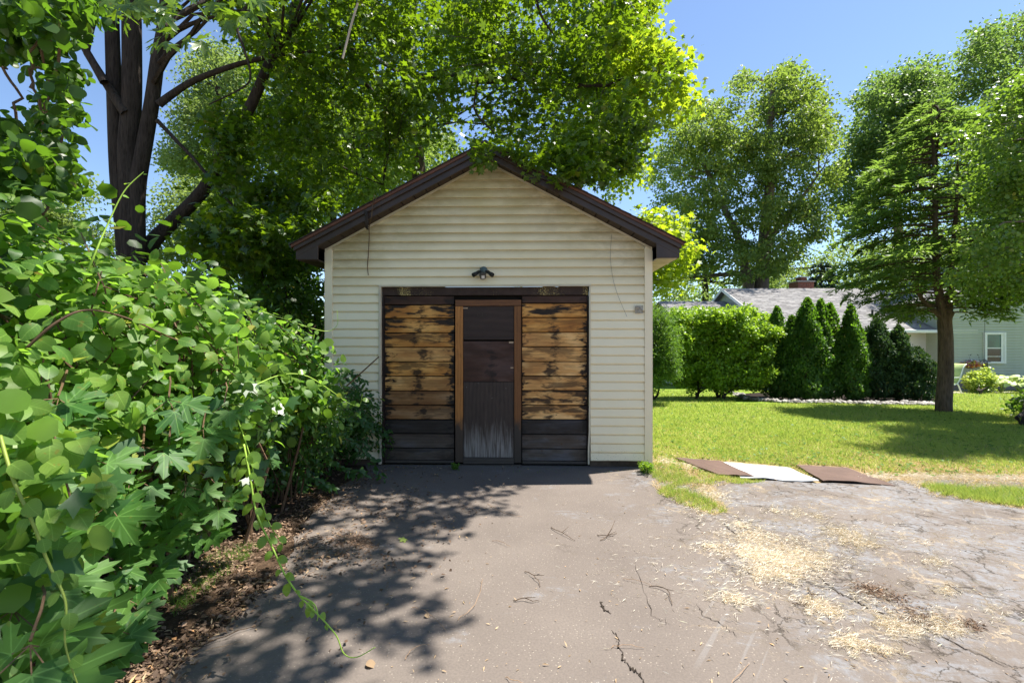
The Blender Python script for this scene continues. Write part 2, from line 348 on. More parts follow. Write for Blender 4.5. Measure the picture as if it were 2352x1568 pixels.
def wood(name, warm, dark, stain=1.0, gs=1.0, grey=0.0, silver=False, axis='x', centre=True, knots=True, lo=None):
    m = MT(name); v = m.coord(); r = m.rnd(); cmb = m.n('CombineXYZ')
    m.put(cmb.inputs[0], m.math('MULTIPLY', r, 17)); m.put(cmb.inputs[1], m.math('MULTIPLY', r, 5)); m.put(cmb.inputs[2], m.math('MULTIPLY', r, 31))
    add = m.n('VectorMath', operation='ADD'); m.put(add.inputs[0], v); m.put(add.inputs[1], cmb.outputs[0]); a = add.outputs[0]
    sx, sz = (gs, 3.6*gs) if axis == 'x' else (3.6*gs, gs)
    st = m.mapv(a, (sx, 1, sz))
    # knots bend the grain
    if knots:
        kd = m.vor(m.mapv(a, (1.0, 1, 1.4)), 3.6); kn = m.mr(kd, .0, .26, 1, 0)
    g = m.noise(st, 5, 5, .6, 1.1); lines = m.n('TexWave', wave_type='BANDS', bands_direction='Z' if axis == 'x' else 'X'); m.put(lines.inputs[0], m.mapv(a, (sx*.35, 1, sz*.35)))
    lines.inputs['Scale'].default_value = 6.5; lines.inputs['Distortion'].default_value = 5; lines.inputs['Detail'].default_value = 3; lines.inputs['Detail Scale'].default_value = .7
    f = m.math('ADD', m.math('MULTIPLY', g, .78), m.math('MULTIPLY', lines.outputs['Fac'], .22))
    if knots: f = m.math('SUBTRACT', f, m.math('MULTIPLY', kn, m.math('MULTIPLY', m.math('SINE', m.math('MULTIPLY', kd, 120)), .16)))
    base = m.ramp(f, [(.22, tuple(x*.55 for x in warm)), (.42, tuple(x*.86 for x in warm)), (.62, warm), (.85, tuple(min(1, x*1.35) for x in warm))])
    if stain:
        tone = m.noise(m.mapv(a, (1.3, 1, 4)), 1.6, 3, .5); base = m.mix(m.mr(tone, .34, .62, .75, 0), base, tuple(x*y for x, y in zip(warm, (.50,.36,.28))))
        base = m.mix(m.mr(m.math('ADD', tone, m.math('MULTIPLY', r, .12)), .58, .74, 0, .55), base, tuple(min(1, x*y) for x, y in zip(warm, (1.25,1.5,2.1))))
    if knots: base = m.mix(m.math('MULTIPLY', m.mr(kd, .02, .075, 1, 0), .85), base, (.085,.036,.012))
    sep = m.sep(v)
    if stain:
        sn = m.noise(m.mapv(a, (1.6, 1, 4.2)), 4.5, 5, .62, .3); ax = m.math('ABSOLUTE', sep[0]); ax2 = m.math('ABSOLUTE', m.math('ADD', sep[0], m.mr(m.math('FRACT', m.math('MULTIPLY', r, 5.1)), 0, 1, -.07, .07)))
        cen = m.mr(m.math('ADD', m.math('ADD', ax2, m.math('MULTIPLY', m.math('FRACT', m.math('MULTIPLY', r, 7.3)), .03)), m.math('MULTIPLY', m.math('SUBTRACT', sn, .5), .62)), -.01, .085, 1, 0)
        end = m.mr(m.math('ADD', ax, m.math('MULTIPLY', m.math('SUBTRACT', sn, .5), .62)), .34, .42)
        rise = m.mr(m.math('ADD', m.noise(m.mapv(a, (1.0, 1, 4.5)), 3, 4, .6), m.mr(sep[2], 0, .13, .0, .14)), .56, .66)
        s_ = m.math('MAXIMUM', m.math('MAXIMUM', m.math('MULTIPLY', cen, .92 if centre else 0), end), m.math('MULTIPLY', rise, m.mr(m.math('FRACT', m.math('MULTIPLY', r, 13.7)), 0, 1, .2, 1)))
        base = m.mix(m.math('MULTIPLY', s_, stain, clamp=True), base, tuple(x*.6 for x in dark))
    if silver:       # weather-bleached foot of a panel, streaked downwards
        sv = m.noise(m.mapv(v, (9, 1, .8)), 2.2, 6, .7, .5); sm = m.mr(m.math('ADD', m.mr(sep[2], .0, .68, .62, -.16), m.math('SUBTRACT', sv, .5)), .15, .5)
        base = m.mix(m.math('MULTIPLY', sm, .85), base, m.ramp(m.noise(m.mapv(v, (22, 1, 1)), 3, 5, .6, .4), [(.35, (.085,.065,.052)), (.65, (.36,.315,.28))]))
    if lo:           # foot of a stile gone grey
        lm = m.mr(m.math('ADD', sep[2], m.math('MULTIPLY', m.noise(m.mapv(v, (14, 1, 2)), 3, 4), .35)), lo, lo+.14, 1, 0); base = m.mix(m.math('MULTIPLY', lm, .93), base, (.045,.038,.032))
    return m.finish(base, .62, m.bump(f, .5, .003), .28)
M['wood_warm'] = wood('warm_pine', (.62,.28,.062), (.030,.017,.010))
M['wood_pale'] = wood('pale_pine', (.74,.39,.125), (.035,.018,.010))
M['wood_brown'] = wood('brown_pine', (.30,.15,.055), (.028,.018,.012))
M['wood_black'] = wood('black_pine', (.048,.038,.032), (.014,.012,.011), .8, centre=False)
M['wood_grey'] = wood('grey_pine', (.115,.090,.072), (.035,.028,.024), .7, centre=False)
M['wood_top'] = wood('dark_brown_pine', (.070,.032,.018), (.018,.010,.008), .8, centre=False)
M['stile'] = wood('orange_stile', (.42,.17,.045), (.02,.01,.006), 0, axis='z', lo=.62)
M['stile_dark'] = wood('brown_stile', (.20,.080,.026), (.02,.01,.006), 0, axis='z', lo=.62)
M['stile_top'] = wood('reddish_rail', (.16,.065,.026), (.02,.01,.006), 0)
M['ply_dark'] = wood('dark_plywood', (.045,.026,.020), (.02,.01,.006), 0, .45, knots=False)
M['ply_grain'] = wood('swirly_plywood', (.085,.040,.026), (.015,.012,.010), .8, .5, knots=True)
M['ply_foot'] = wood('weathered_plywood', (.060,.040,.031), (.02,.012,.008), 0, .8, axis='z', silver=True, knots=False)
M['rail_grey'] = wood('grey_rail', (.075,.058,.047), (.02,.015,.012), 0)
def flaky():
    m = MT('flaking_paint'); v = m.coord(); o = m.sep(v); base = m.ramp(m.noise(v, 12, 5), [(.3, (.035,.022,.017)), (.7, (.06,.038,.03))])
    fl = m.noise(m.mapv(v, (1, 1, 1.6)), 48, 8, .85); zone = m.math('ADD', m.mr(m.noise(m.mapv(v, (1, 1, .1)), 2.6, 2), .3, .7, -.14, .12), m.mr(o[2], 2.05, 2.15, .03, -.03))
    k = m.math('GREATER_THAN', m.math('ADD', fl, zone), .625)
    return m.finish(m.mix(k, base, (.55,.43,.16)), .75, m.bump(k, .4, .002), .2)
M['flaky'] = flaky()
M['black_metal'] = simple('black_plastic', (.018,.018,.016), .45, .2, 30, .4)
M['teal_metal'] = simple('grey_teal_box', (.065,.095,.095), .5, .35, 40, .4)
M['lens'] = simple('white_lens', (.62,.58,.52), .35, .05)
M['bronze'] = simple('bronze_plastic', (.10,.08,.06), .5, .15)
M['twig'] = bark('twig_bark', (.10,.065,.04), 40)
M['wire'] = simple('dull_wire', (.16,.15,.13), .5)
M['straw'] = leaf_mat('straw', (.54,.46,.35), (.82,.74,.61), (.5,.4,.2), .15, .8, .1)
M['drygrass'] = leaf_mat('dry_blades', (.36,.26,.13), (.60,.47,.28), (.5,.4,.15), .3, .8, .1)
M['litter'] = leaf_mat('brown_litter', (.045,.028,.020), (.24,.165,.115), (.2,.1,.03), .15, .85, .1)
M['tan_litter'] = leaf_mat('tan_litter', (.16,.105,.065), (.46,.34,.21), (.4,.25,.08), .15, .8, .1)
M['grass'] = leaf_mat('grass_blades', (.18,.25,.030), (.34,.41,.09), (.46,.54,.10), .42, .5, .25)
M['grass_dark'] = leaf_mat('lush_blades', (.05,.12,.012), (.11,.20,.03), (.2,.35,.04), .42, .5, .25)
M['maple'] = leaf_mat('maple_leaves', (.024,.062,.007), (.07,.125,.012), (.19,.31,.008), .46, .36, .5)
M['maple_big'] = leaf_mat('maple_leaf_big', (.030,.080,.012), (.07,.12,.016), (.18,.30,.014), .42, .36, .5, True, (0, 47, 82), .3)
M['sap_big'] = leaf_mat('sapling_leaf_big', (.028,.10,.020), (.075,.16,.03), (.2,.42,.03), .40, .5, .28, True, (0, 47, 82), .25)
M['sapling'] = leaf_mat('sapling_leaves', (.022,.075,.018), (.05,.12,.025), (.14,.32,.02), .42, .4, .45)
M['round_big'] = leaf_mat('round_leaf_big', (.045,.13,.018), (.15,.24,.04), (.27,.50,.05), .44, .46, .35, True, (0,), .55)
M['round'] = leaf_mat('round_leaves', (.035,.11,.014), (.13,.21,.030), (.27,.50,.04), .46, .5, .32)
M['young'] = leaf_mat('young_vine_leaf', (.14,.27,.04), (.22,.36,.06), (.4,.6,.05), .5, .35, .45, True)
M['privet_big'] = leaf_mat('privet_leaf', (.035,.10,.026), (.08,.15,.04), (.2,.40,.04), .4, .4, .45, True)
M['privet'] = leaf_mat('privet_leaves', (.022,.075,.018), (.05,.11,.025), (.14,.32,.03), .42, .4, .45)
M['hang'] = leaf_mat('hanging_round_leaves', (.022,.062,.010), (.05,.095,.014), (.13,.27,.015), .45, .4, .4)
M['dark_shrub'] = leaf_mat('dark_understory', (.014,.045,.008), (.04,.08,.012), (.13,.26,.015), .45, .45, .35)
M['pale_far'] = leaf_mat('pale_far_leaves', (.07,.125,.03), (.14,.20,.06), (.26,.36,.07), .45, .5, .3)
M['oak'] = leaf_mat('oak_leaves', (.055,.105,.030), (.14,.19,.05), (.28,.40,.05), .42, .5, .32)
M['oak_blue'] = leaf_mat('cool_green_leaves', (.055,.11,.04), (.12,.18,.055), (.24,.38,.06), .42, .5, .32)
M['hemlock'] = leaf_mat('hemlock_needles', (.045,.095,.025), (.11,.17,.045), (.24,.38,.05), .45, .45, .4)
M['spruce'] = leaf_mat('spruce_needles', (.045,.075,.05), (.08,.12,.075), (.1,.18,.08), .25, .6, .3)
M['holly'] = leaf_mat('small_glossy_leaves', (.045,.095,.018), (.10,.16,.03), (.22,.36,.03), .45, .36, .5)
M['arbor'] = leaf_mat('arborvitae_sprays', (.025,.080,.012), (.07,.14,.02), (.18,.38,.02), .38, .5, .3)
M['juniper'] = leaf_mat('juniper_sprays', (.018,.05,.018), (.04,.08,.024), (.06,.12,.02), .3, .6, .25)
M['euonymus'] = leaf_mat('bright_hedge_leaves', (.075,.16,.015), (.17,.28,.028), (.34,.52,.03), .42, .4, .4)
M['yew'] = leaf_mat('yew_needles', (.035,.10,.018), (.08,.16,.025), (.2,.36,.03), .35, .5, .3)
M['lime_bush'] = leaf_mat('lime_bush_leaves', (.13,.22,.03), (.30,.38,.08), (.5,.6,.08), .42, .4, .4)
M['hosta'] = leaf_mat('hosta_leaf', (.30,.40,.10), (.55,.60,.30), (.6,.7,.2), .35, .45, .4, True)
M['bark_dark'] = bark('dark_bark', (.040,.032,.026), 14)
M['bark_grey'] = bark('grey_bark', (.13,.105,.085), 8)
M['bark_brown'] = bark('brown_bark', (.10,.072,.052), 10)
M['stem'] = simple('woody_stem', (.11,.065,.035), .8, .3, 20)
M['green_stem'] = simple('green_stem', (.20,.26,.04), .5, .2, 10)
M['pale_green_stem'] = simple('pale_green_stem', (.32,.48,.06), .5, .15, 10)
M['white'] = simple('white_trim', (.74,.74,.71), .5, .05)
M['grey_siding'] = simple('sage_siding', (.43,.45,.36), .6, .08, 2)
M['lit_siding'] = simple('lit_grey_siding', (.68,.62,.60), .6, .06, 2)  # house siding paler and pinker: light bounced off the patio is painted in
M['glass'] = simple('window_glass', (.035,.05,.05), .08, .3, 2, .6, 0)
M['brick'] = simple('red_brick', (.26,.10,.065), .85, .35, 12, .2, .4)
M['mortar'] = simple('mortar', (.24,.20,.17), .9)
M['stone'] = simple('river_stone', (.36,.33,.29), .7, .4, 3, .3)
M['patio'] = simple('patio_concrete', (.42,.38,.34), .9, .12, 4)
M['mulch'] = simple('bark_mulch', (.022,.016,.012), .95, .5, 25, .1, .8)
M['panel_brown'] = simple('brown_sheet', (.105,.066,.052), .7, .18, 3, .25, .1)
M['panel_white'] = simple('white_sheet', (.50,.51,.52), .6, .05, 3, .25, .1)
def roof_far():
    m = MT('grey_shingles'); p = m.pos()
    n = m.noise(m.mapv(p, (3, 1.2, 3.2)), 2.4, 4, .65); base = m.ramp(n, [(.35, (.18,.172,.17)), (.65, (.26,.25,.245))])
    b = m.n('TexBrick'); m.put(b.inputs[0], m.mapv(m.coord('Generated'), (1, 1, 1))); 
    return m.finish(base, .95, m.bump(n, .4, .02), .1)
M['far_roof'] = roof_far()

# ------------------------------------------------------------------ ground
def ground_sheet(name, poly, dz, m, kind='structure', jitter=0.0):
    pts = []
    n = len(poly)
    for i in range(n):
        a, b = Vector(poly[i][:2]), Vector(poly[(i+1) % n][:2]); L = (b-a).length; k = max(1, int(L/.12)) if jitter and L < 4 else 1
        for j in range(k):
            p = a.lerp(b, j/k)
            if jitter: p += Vector((random.gauss(0, jitter), random.gauss(0, jitter)))
            pts.append((p.x, p.y, gz(0, p.y)+dz))
    mb = MB(); mb.add(pts, [tuple(range(len(pts)))]); return mb.build(name, m, kind=kind)
mb = MB(); ys = [-40, 9, 20, 40, 60, 300, 1500]; xs = [-1200, -60, 0, 60, 1200]
mb.add([(x, y, gz(0, y)) for y in ys for x in xs], [(j*5+i, j*5+i+1, (j+1)*5+i+1, (j+1)*5+i) for j in range(6) for i in range(4)])
mb.build('ground', M['lawn'], kind='structure')
EDGE_L = [(150,1900),(370,1568),(455,1492),(545,1420),(618,1345),(655,1285),(705,1195),(790,1112),(850,1084)]
EDGE_R = [(1478,1083),(1540,1096),(1620,1104),(1760,1106),(1930,1112),(2080,1104),(2200,1102),(2352,1108),(2560,1120)]
el_ = [(G(u, v).x, G(u, v).y) for u, v in EDGE_L]; er_ = [(G(u, v).x, G(u, v).y) for u, v in EDGE_R]
ground_sheet('leaf_bed', [(-1.0, -3)]+[(x+.15, y) for x, y in el_]+[(-2.1, 6.4), (-9, 6.6), (-9, 13), (-16, 13), (-16, -3)], .004, M['soil'])
ground_sheet('driveway', [(-1.3, -6)]+el_+[(-1.9, 6.02), (1.55, 5.98)]+er_+[(14, 4.6), (14, -6)], .010, M['asphalt'], jitter=.018)

# ------------------------------------------------------------------ the garage
GX, GY, GA = (1119-1176)/F*5.94, 5.94, R(-1.6)
GM = Matrix.Translation((GX, GY, 0)) @ Matrix.Rotation(GA, 4, 'Z')
ex, ey = Vector((math.cos(GA), math.sin(GA), 0)), Vector((-math.sin(GA), math.cos(GA), 0))
def gp(u, v, off=0.0):
    d = Vector(((u-1176)/F, 1, -(v-784)/F)); O = Vector((GX, GY, 0)); C0 = Vector((0, 0, CH))
    t = (ey.dot(O-C0)+off)/ey.dot(d); p = C0+d*t
    return (p-O).dot(ex), p.z
def cw(x, y): return gp((1100+x/2.4893)/1.3061, (820+y/2.4893)/1.3061)      # close-up of the doors -> wall
gar = empty('garage', (GX, GY, 0), GA, label='small cream sided gable garage with brown fascia and weathered wooden doors', cat='garage')
HW, AP, SL = 2.005, 3.745, .533
xL, zT = gp(876, 660); xR, _ = gp(1352, 660)
z0 = .09; ch = (zT+.025-z0)/20
CX = .0
def hw(z): return min(HW-.085, (AP-.012-z)/SL)
k = 0
while z0+k*ch < AP-.03:
    a, b = z0+k*ch, z0+(k+1)*ch; k += 1
    wa, wb = hw(a), max(.004, hw(b))
    spans = [(-wa, -wb, wa, wb)]
    if b <= zT+.04: spans = [(-wa, -wb, xL-.022, xL-.022), (xR+.022, xR+.022, wa, wb)]
    for (x0a, x0b, x1a, x1b) in spans:
        mb = MB(); n = 6; rows = []
        bow = [random.gauss(0, .0012) for _ in range(n+1)]
        prof = [(-.003, .002), (-.022, 0), (-.024, .010), (-.013, ch-.017), (-.0005, ch-.013), (-.0005, ch-.001)]
        for i in range(n+1):
            t = i/n
            for (y, z) in prof:
                f = z/ch; xx = (x0a*(1-f)+x0b*f)*(1-t)+(x1a*(1-f)+x1b*f)*t; zz = min(a+z, AP-.01)
                mb.v.append((xx, y+bow[i]*(1 if -.01 > y else .3), zz+(bow[i]*.8 if z < .02 else 0)))
        for i in range(n):
            for j in range(5): mb.f.append((i*6+j, (i+1)*6+j, (i+1)*6+j+1, i*6+j+1))
        mb.f += [(0,1,2,3,4,5), tuple((n*6+q) for q in (5,4,3,2,1,0))]
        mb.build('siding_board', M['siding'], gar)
# walls behind the siding
D = 6.2
mb = MB(); e = .03
mb.prism_y([(-HW+.02, .10), (xL-.03, .10), (xL-.03, 2.4), (-HW+.02, 2.6)], .002, .12)
mb.prism_y([(xR+.03, .10), (HW-.02, .10), (HW-.02, 2.6), (xR+.03, 2.4)], .002, .12)
mb.prism_y([(-HW+.02, 2.6), (xL-.03, 2.4), (xL-.03, zT+.03), (xR+.03, zT+.03), (xR+.03, 2.4), (HW-.02, 2.6), (HW-.02, 2.68), (0, AP-.02), (-HW+.02, 2.68)], .002, .12)
mb.box((-HW+.02, .122, .02), (-HW+.12, D, 2.66)); mb.box((HW-.12, .122, .02), (HW-.02, D, 2.66)); mb.box((-HW+.122, D-.1, .02), (HW-.122, D, 2.66))
mb.build('wall', M['post'], gar)
for s in (-1, 1):           # side siding
    for i in range(24):
        mb = MB(); a = z0+i*ch
        mb.add([(s*(HW-.018), .1, a), (s*(HW+.006), .1, a+.002), (s*(HW-.012), .1, a+ch), (s*(HW-.018), D, a), (s*(HW+.006), D, a+.002), (s*(HW-.012), D, a+ch)], [(0,1,2), (3,5,4), (0,3,4,1), (1,4,5,2)])
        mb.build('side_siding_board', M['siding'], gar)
for s in (-1, 1):
    mb = MB(); mb.box((s*HW-(.09 if s > 0 else 0), -.030, .055), (s*HW+(.09 if s < 0 else 0), .0, AP-SL*(HW-.045)-.012)); 
    mb.box((s*HW-(.006 if s < 0 else -.001), -.029, .056), (s*HW+(.006 if s > 0 else -.001), .085, 2.64)); mb.build('corner_post', M['post'], gar, bevel=.004)
# concrete footing visible under the siding
mb = MB(); mb.box((-HW+.06, .02, -.02), (xL-.02, .15, .098)); mb.box((xR+.02, .02, -.02), (HW-.06, .15, .098)); mb.box((HW-.16, .16, -.02), (HW-.03, D-.05, .085)); mb.box((-HW+.03, .16, -.02), (-HW+.16, D-.05, .085)); mb.build('footing', M['concrete'], gar)
# gable trim under the soffit
for s in (-1, 1):
    mb = MB(); x1 = HW-.02
    P_ = [(0, AP), (s*x1, AP-SL*x1), (s*x1, AP-SL*x1-.028), (0, AP-.028)]
    if s > 0: P_ = P_[::-1]
    mb.prism_y(P_[::-1] if False else P_, -.034, -.019); mb.build('gable_trim', M['trim'], gar)
# soffit panels along the rake, with grooves between
OV = -.235
for s in (-1, 1):
    L = 2.30; x = .006; pitch = .146
    while x < HW+.0:
        x2 = min(x+pitch-.012, HW+.02); mb = MB()
        A = [(s*x, AP-SL*x+.006), (s*x2, AP-SL*x2+.006), (s*x2, AP-SL*x2+.018), (s*x, AP-SL*x+.018)]
        mb.prism_y(A if s < 0 else A[::-1], OV+.02, -.002); mb.build('soffit_panel', M['soffit'], gar); x += pitch
    mb = MB(); A = [(0, AP+.030), (s*2.26, AP-SL*2.26+.030), (s*2.26, AP-SL*2.26+.045), (0, AP+.045)]
    mb.prism_y(A if s < 0 else A[::-1], OV+.02, D+.2); mb.build('roof_deck', M['dark'], gar)
TZ = 3.885; TS = .514                  # upper roof line
def strip(x0, x1, top, bot, ya, yb, m, name, s):
    mb = MB(); A = [(s*x0, TZ-TS*x0-top), (s*x1, TZ-TS*x1-top), (s*x1, TZ-TS*x1-bot), (s*x0, TZ-TS*x0-bot)]
    mb.prism_y(A if s < 0 else A[::-1], ya, yb); return mb
for s in (-1, 1):
    fb = strip(0, 2.27, .085, .172, OV, OV+.02, M['fascia'], 'fascia_board', s)
    xe = 2.27; zb = 2.515                       # boxed return at the eave end
    A = [(s*2.0, TZ-TS*2.0-.168), (s*xe, TZ-TS*xe-.168), (s*xe, zb+.004), (s*(HW+.0), zb-.0)]
    fb.prism_y(A if s < 0 else A[::-1], OV+.002, OV+.018)
    fb.build('fascia_board', M['fascia'], gar, bevel=.003)
    strip(0, 2.285, .040, .098, OV-.030, OV-.001, M['fascia'], 'x', s).build('crown_moulding', M['fascia'], gar, bevel=.006)
    strip(0, 2.31, .012, .046, OV-.046, OV+.0, M['drip'], 'x', s).build('drip_edge', M['drip'], gar, bevel=.003)
    # eave fascia and eave soffit
    mb = MB(); mb.box((min(s*2.27, s*2.25), OV+.02, zb+.002), (max(s*2.27, s*2.25), D+.2, TZ-TS*2.27-.03)); mb.build('eave_fascia', M['fascia'], gar)
    nb = 34; w_ = (D+.2-OV-.03)/nb
    for i in range(nb):
        mb = MB(); y = OV+.025+i*w_; mb.box((min(s*2.248, s*(HW+.008)), y, zb-.006), (max(s*2.248, s*(HW+.008)), y+w_-.012, zb+.004)); mb.build('eave_soffit_panel', M['soffit'] if s < 0 else M['soffit_lit'], gar)
    mb = MB(); mb.box((min(s*2.24, s*(HW+.01)), OV+.02, zb+.006), (max(s*2.24, s*(HW+.01)), D+.2, zb+.012)); mb.build('soffit_backing', M['dark'], gar)
    # shingle courses
    for i in range(19):
        xa, xb = 2.33-i*.126, max(0.0, 2.33-(i+1)*.126-.02)
        if xa <= 0: break
        mb = MB(); A = [(s*xb, TZ-TS*xb-.010), (s*xa, TZ-TS*xa-.008), (s*xa, TZ-TS*xa+.004), (s*xb, TZ-TS*xb-.002)]
        mb.prism_y(A if s < 0 else A[::-1], OV-.058, D+.25); mb.build('shingle_course', M['shingle'], gar)
mb = MB(); mb.prism_y([(-.13, TZ-.065), (.13, TZ-.065), (.13, TZ-.055), (0, TZ+.014), (-.13, TZ-.055)], OV-.056, D+.25); mb.build('ridge_cap', M['shingle'], gar)
# trim round the opening
def box_xz(name, x0, z0_, x1, z1_, y0, y1, m, par=gar, bevel=.003, org=None):
    mb = MB(); ox, oz = org or (0, 0); mb.box((x0-ox, y0, z0_-oz), (x1-ox, y1, z1_-oz)); o = mb.build(name, m, par, bevel=bevel)
    if org: o.location = (ox, 0, oz)
    return o
box_xz('opening_trim', xL-.026, .028, xL+.002, zT+.004, -.034, .02, M['trim'])
mb = MB(); mb.tube([(xR+.012, -.02, zT), (xR+.011, -.02, 1.0), (xR+.008, -.022, .45), (xR-.004, -.03, .25), (xR-.004, -.03, .05)], .014, 4); mb.build('opening_trim', M['trim'], gar)
box_xz('opening_head_trim', xL-.026, zT+.005, xR+.03, zT+.024, -.034, .02, M['trim'])
# painted beam and the door panels
yb = .035
xa, zb1 = cw(118, 163); xb, _ = cw(1652, 100)
box_xz('header_beam', xL+.003, zb1, xR-.003, zT+.003, .018, .09, M['flaky'])
box_xz('door_jamb', xL+.003, .03, cw(128, 0)[0], zb1-.002, .02, .09, M['wood_top'])
box_xz('door_jamb', cw(1648, 0)[0], .03, xR-.003, zb1-.002, .02, .09, M['wood_top'])
mb = MB(); mb.box((xL+.004, .11, .0), (xR-.004, .13, zT)); mb.build('door_backing', M['dark'], gar)
rowsL = [163, 232, 332, 440, 549, 657, 765, 875, 981, 1090, 1195, 1303, 1393]
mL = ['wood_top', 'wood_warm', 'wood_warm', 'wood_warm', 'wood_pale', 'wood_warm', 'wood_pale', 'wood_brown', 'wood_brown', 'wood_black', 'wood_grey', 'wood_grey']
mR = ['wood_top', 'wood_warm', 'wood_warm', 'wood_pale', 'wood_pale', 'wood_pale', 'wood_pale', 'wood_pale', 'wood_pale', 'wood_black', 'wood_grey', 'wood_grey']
for nm, xa_, xb_, xc_, mats, rows in (('left', 131, 649, 390, mL, rowsL), ('right', 1162, 1646, 1392, mR, [163, 222, 328, 438, 545, 655, 762, 870, 978, 1085, 1195, 1303, 1393])):
    pan = empty('door_panel', (0, 0, 0)); pan.parent = gar; pan['label'] = 'plank panel %s of the narrow door, upper planks golden brown' % nm
    x0_, x1_, xc = cw(xa_, 0)[0], cw(xb_, 0)[0], cw(xc_, 0)[0]
    for i in range(12):
        zt, zb_ = cw(0, rows[i])[1], cw(0, rows[i+1])[1]
        y = yb+random.uniform(-.002, .002); dx = random.uniform(-.002, .002)
        # board with a shadow line rebate at its top edge
        mb = MB(); X0, X1 = x0_-xc+dx, x1_-xc+dx; H = zt-zb_
        mb.add([(x, yy, z) for x in (X0, X1) for (yy, z) in ((.03, .002), (.003, .002), (.0, .006), (.0, H-.012), (.012, H-.008), (.03, H-.006))],
               [(0,1,2,3,4,5), (11,10,9,8,7,6)]+[(j, j+6, (j+1) % 6+6, (j+1) % 6) for j in range(6)])
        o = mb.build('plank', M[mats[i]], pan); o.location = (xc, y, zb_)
    box_xz('bottom_rail', x0_+.002, .035, x1_-.002, cw(0, 1396)[1], yb-.012, yb+.03, M['rail_grey'], pan)
# the walk-in door
dr = empty('walk_in_door', (0, 0, 0)); dr.parent = gar
X = lambda x: cw(x, 0)[0]
Z = lambda y: cw(0, y)[1]
box_xz('stile', X(660), Z(1408), X(717), Z(246), .020, .055, M['stile'], dr, .003, (X(688), Z(1420)))
box_xz('stile', X(1101), Z(1408), X(1154), Z(246), .020, .055, M['stile_dark'], dr, .003, (X(1128), Z(1420)))
box_xz('top_rail', X(660), Z(244), X(1154), Z(198), .020, .055, M['stile_top'], dr, .003, (X(900), Z(246)))
box_xz('bottom_rail', X(719), Z(1418), X(1099), Z(1372), .022, .055, M['rail_grey'], dr, .003, (X(900), Z(1440)))
box_xz('sill_strip', X(662), Z(1440), X(1152), Z(1424), .018, .05, M['rail_grey'], dr, .003, (X(900), Z(1440)))
box_xz('upper_plywood', X(719), Z(494), X(1099), Z(247), .030, .045, M['ply_dark'], dr, .002, (X(900), Z(494)))
box_xz('middle_plywood', X(719), Z(806), X(1098), Z(507), .026, .045, M['ply_grain'], dr, .002, (X(900), Z(806)))
box_xz('lower_plywood', X(721), Z(1370), X(1097), Z(809), .030, .045, M['ply_foot'], dr, .002, (X(900), Z(1370)))
chalk = MB(); c0 = (X(845), Z(305))
for k in range(12):
    if k in (2, 8): continue
    a = 2*math.pi*k/12; pa = (c0[0]+.036*math.cos(a), .0285, c0[1]+.024*math.sin(a)); a += .42; pb = (c0[0]+.036*math.cos(a), .0285, c0[1]+.024*math.sin(a)); chalk.tube([pa, pb], .0009, 3)
chalk.build('chalk_ring', simple('chalk', (.10,.11,.08), .9), dr)
bw = simple('bare_wood', (.40,.27,.17), .8, .2, 60)
for a, b, c, d, y in ((719, 264, 752, 255, .027), (1062, 522, 1096, 508, .023), (1074, 707, 1096, 698, .023)): MB().box((X(a), y, Z(b)), (X(c), y+.0025, Z(d))).build('bare_wood_chip', bw, dr)
mb = MB()
for x, y in ((788, 792), (1030, 792), (832, 820), (744, 848), (1040, 856), (935, 928)): mb.add([(X(x)+.003*math.cos(t*1.05), .0292, Z(y)+.003*math.sin(t*1.05)) for t in range(6)], [tuple(range(6))])
mb.build('nail_head', simple('bright_nail', (.4,.4,.38), .5), dr, kind='stuff')

# ------------------------------------------------------------------ things on the garage
def on_wall(u, v, off=0.0):
    x, z = gp(u, v, off); p = GM @ Vector((x, off, z)); return p
lt = empty('security_light', on_wall(1111, 622, -.02), GA, label='twin head motion light mounted on the siding above the doors', cat='light fixture')
mb = MB(); n = 12
for j in range(5):
    a = j/4*math.pi/2*.98; r = .052*math.cos(a); y = -.016-.038*math.sin(a)
    mb.v += [(r*math.cos(2*math.pi*i/n), y, r*math.sin(2*math.pi*i/n)) for i in range(n)]
mb.f += [(j*n+i, j*n+(i+1) % n, (j+1)*n+(i+1) % n, (j+1)*n+i) for j in range(4) for i in range(n)]+[tuple(4*n+i for i in range(n))]
mb.build('junction_box', M['teal_metal'], lt, True)
for s in (-1, 1):
    a, b, c = Vector((s*.045, -.05, -.012)), Vector((s*.085, -.085, -.045)), Vector((s*.117, -.115, -.068)); hd = MB()
    hd.tube([a, a.lerp(b, .2), b, b.lerp(c, .25), c, c-(c-b)*.5], [.012, .021, .022, .026, .027, .020], 12, True)
    o = hd.build('lamp_head', M['black_metal'], lt, True); kb = MB().tube([(s*.03, -.04, -.008), (s*.05, -.052, -.014)], .012, 8).build('swivel', M['black_metal'], o)
mb = MB(); mb.tube([(-.008, -.045, -.025), (-.004, -.065, -.045)], .012, 8); 
mb.tube([(-.012, -.04, -.055), (.0, -.095, -.088)], .040, 12); sn = mb.build('sensor', M['bronze'], lt, bevel=.004)
mb = MB(); mb.tube([(-.0005, -.0955, -.0885), (.0012, -.101, -.0915)], .027, 4); mb.build('sensor_lens', M['lens'], sn)
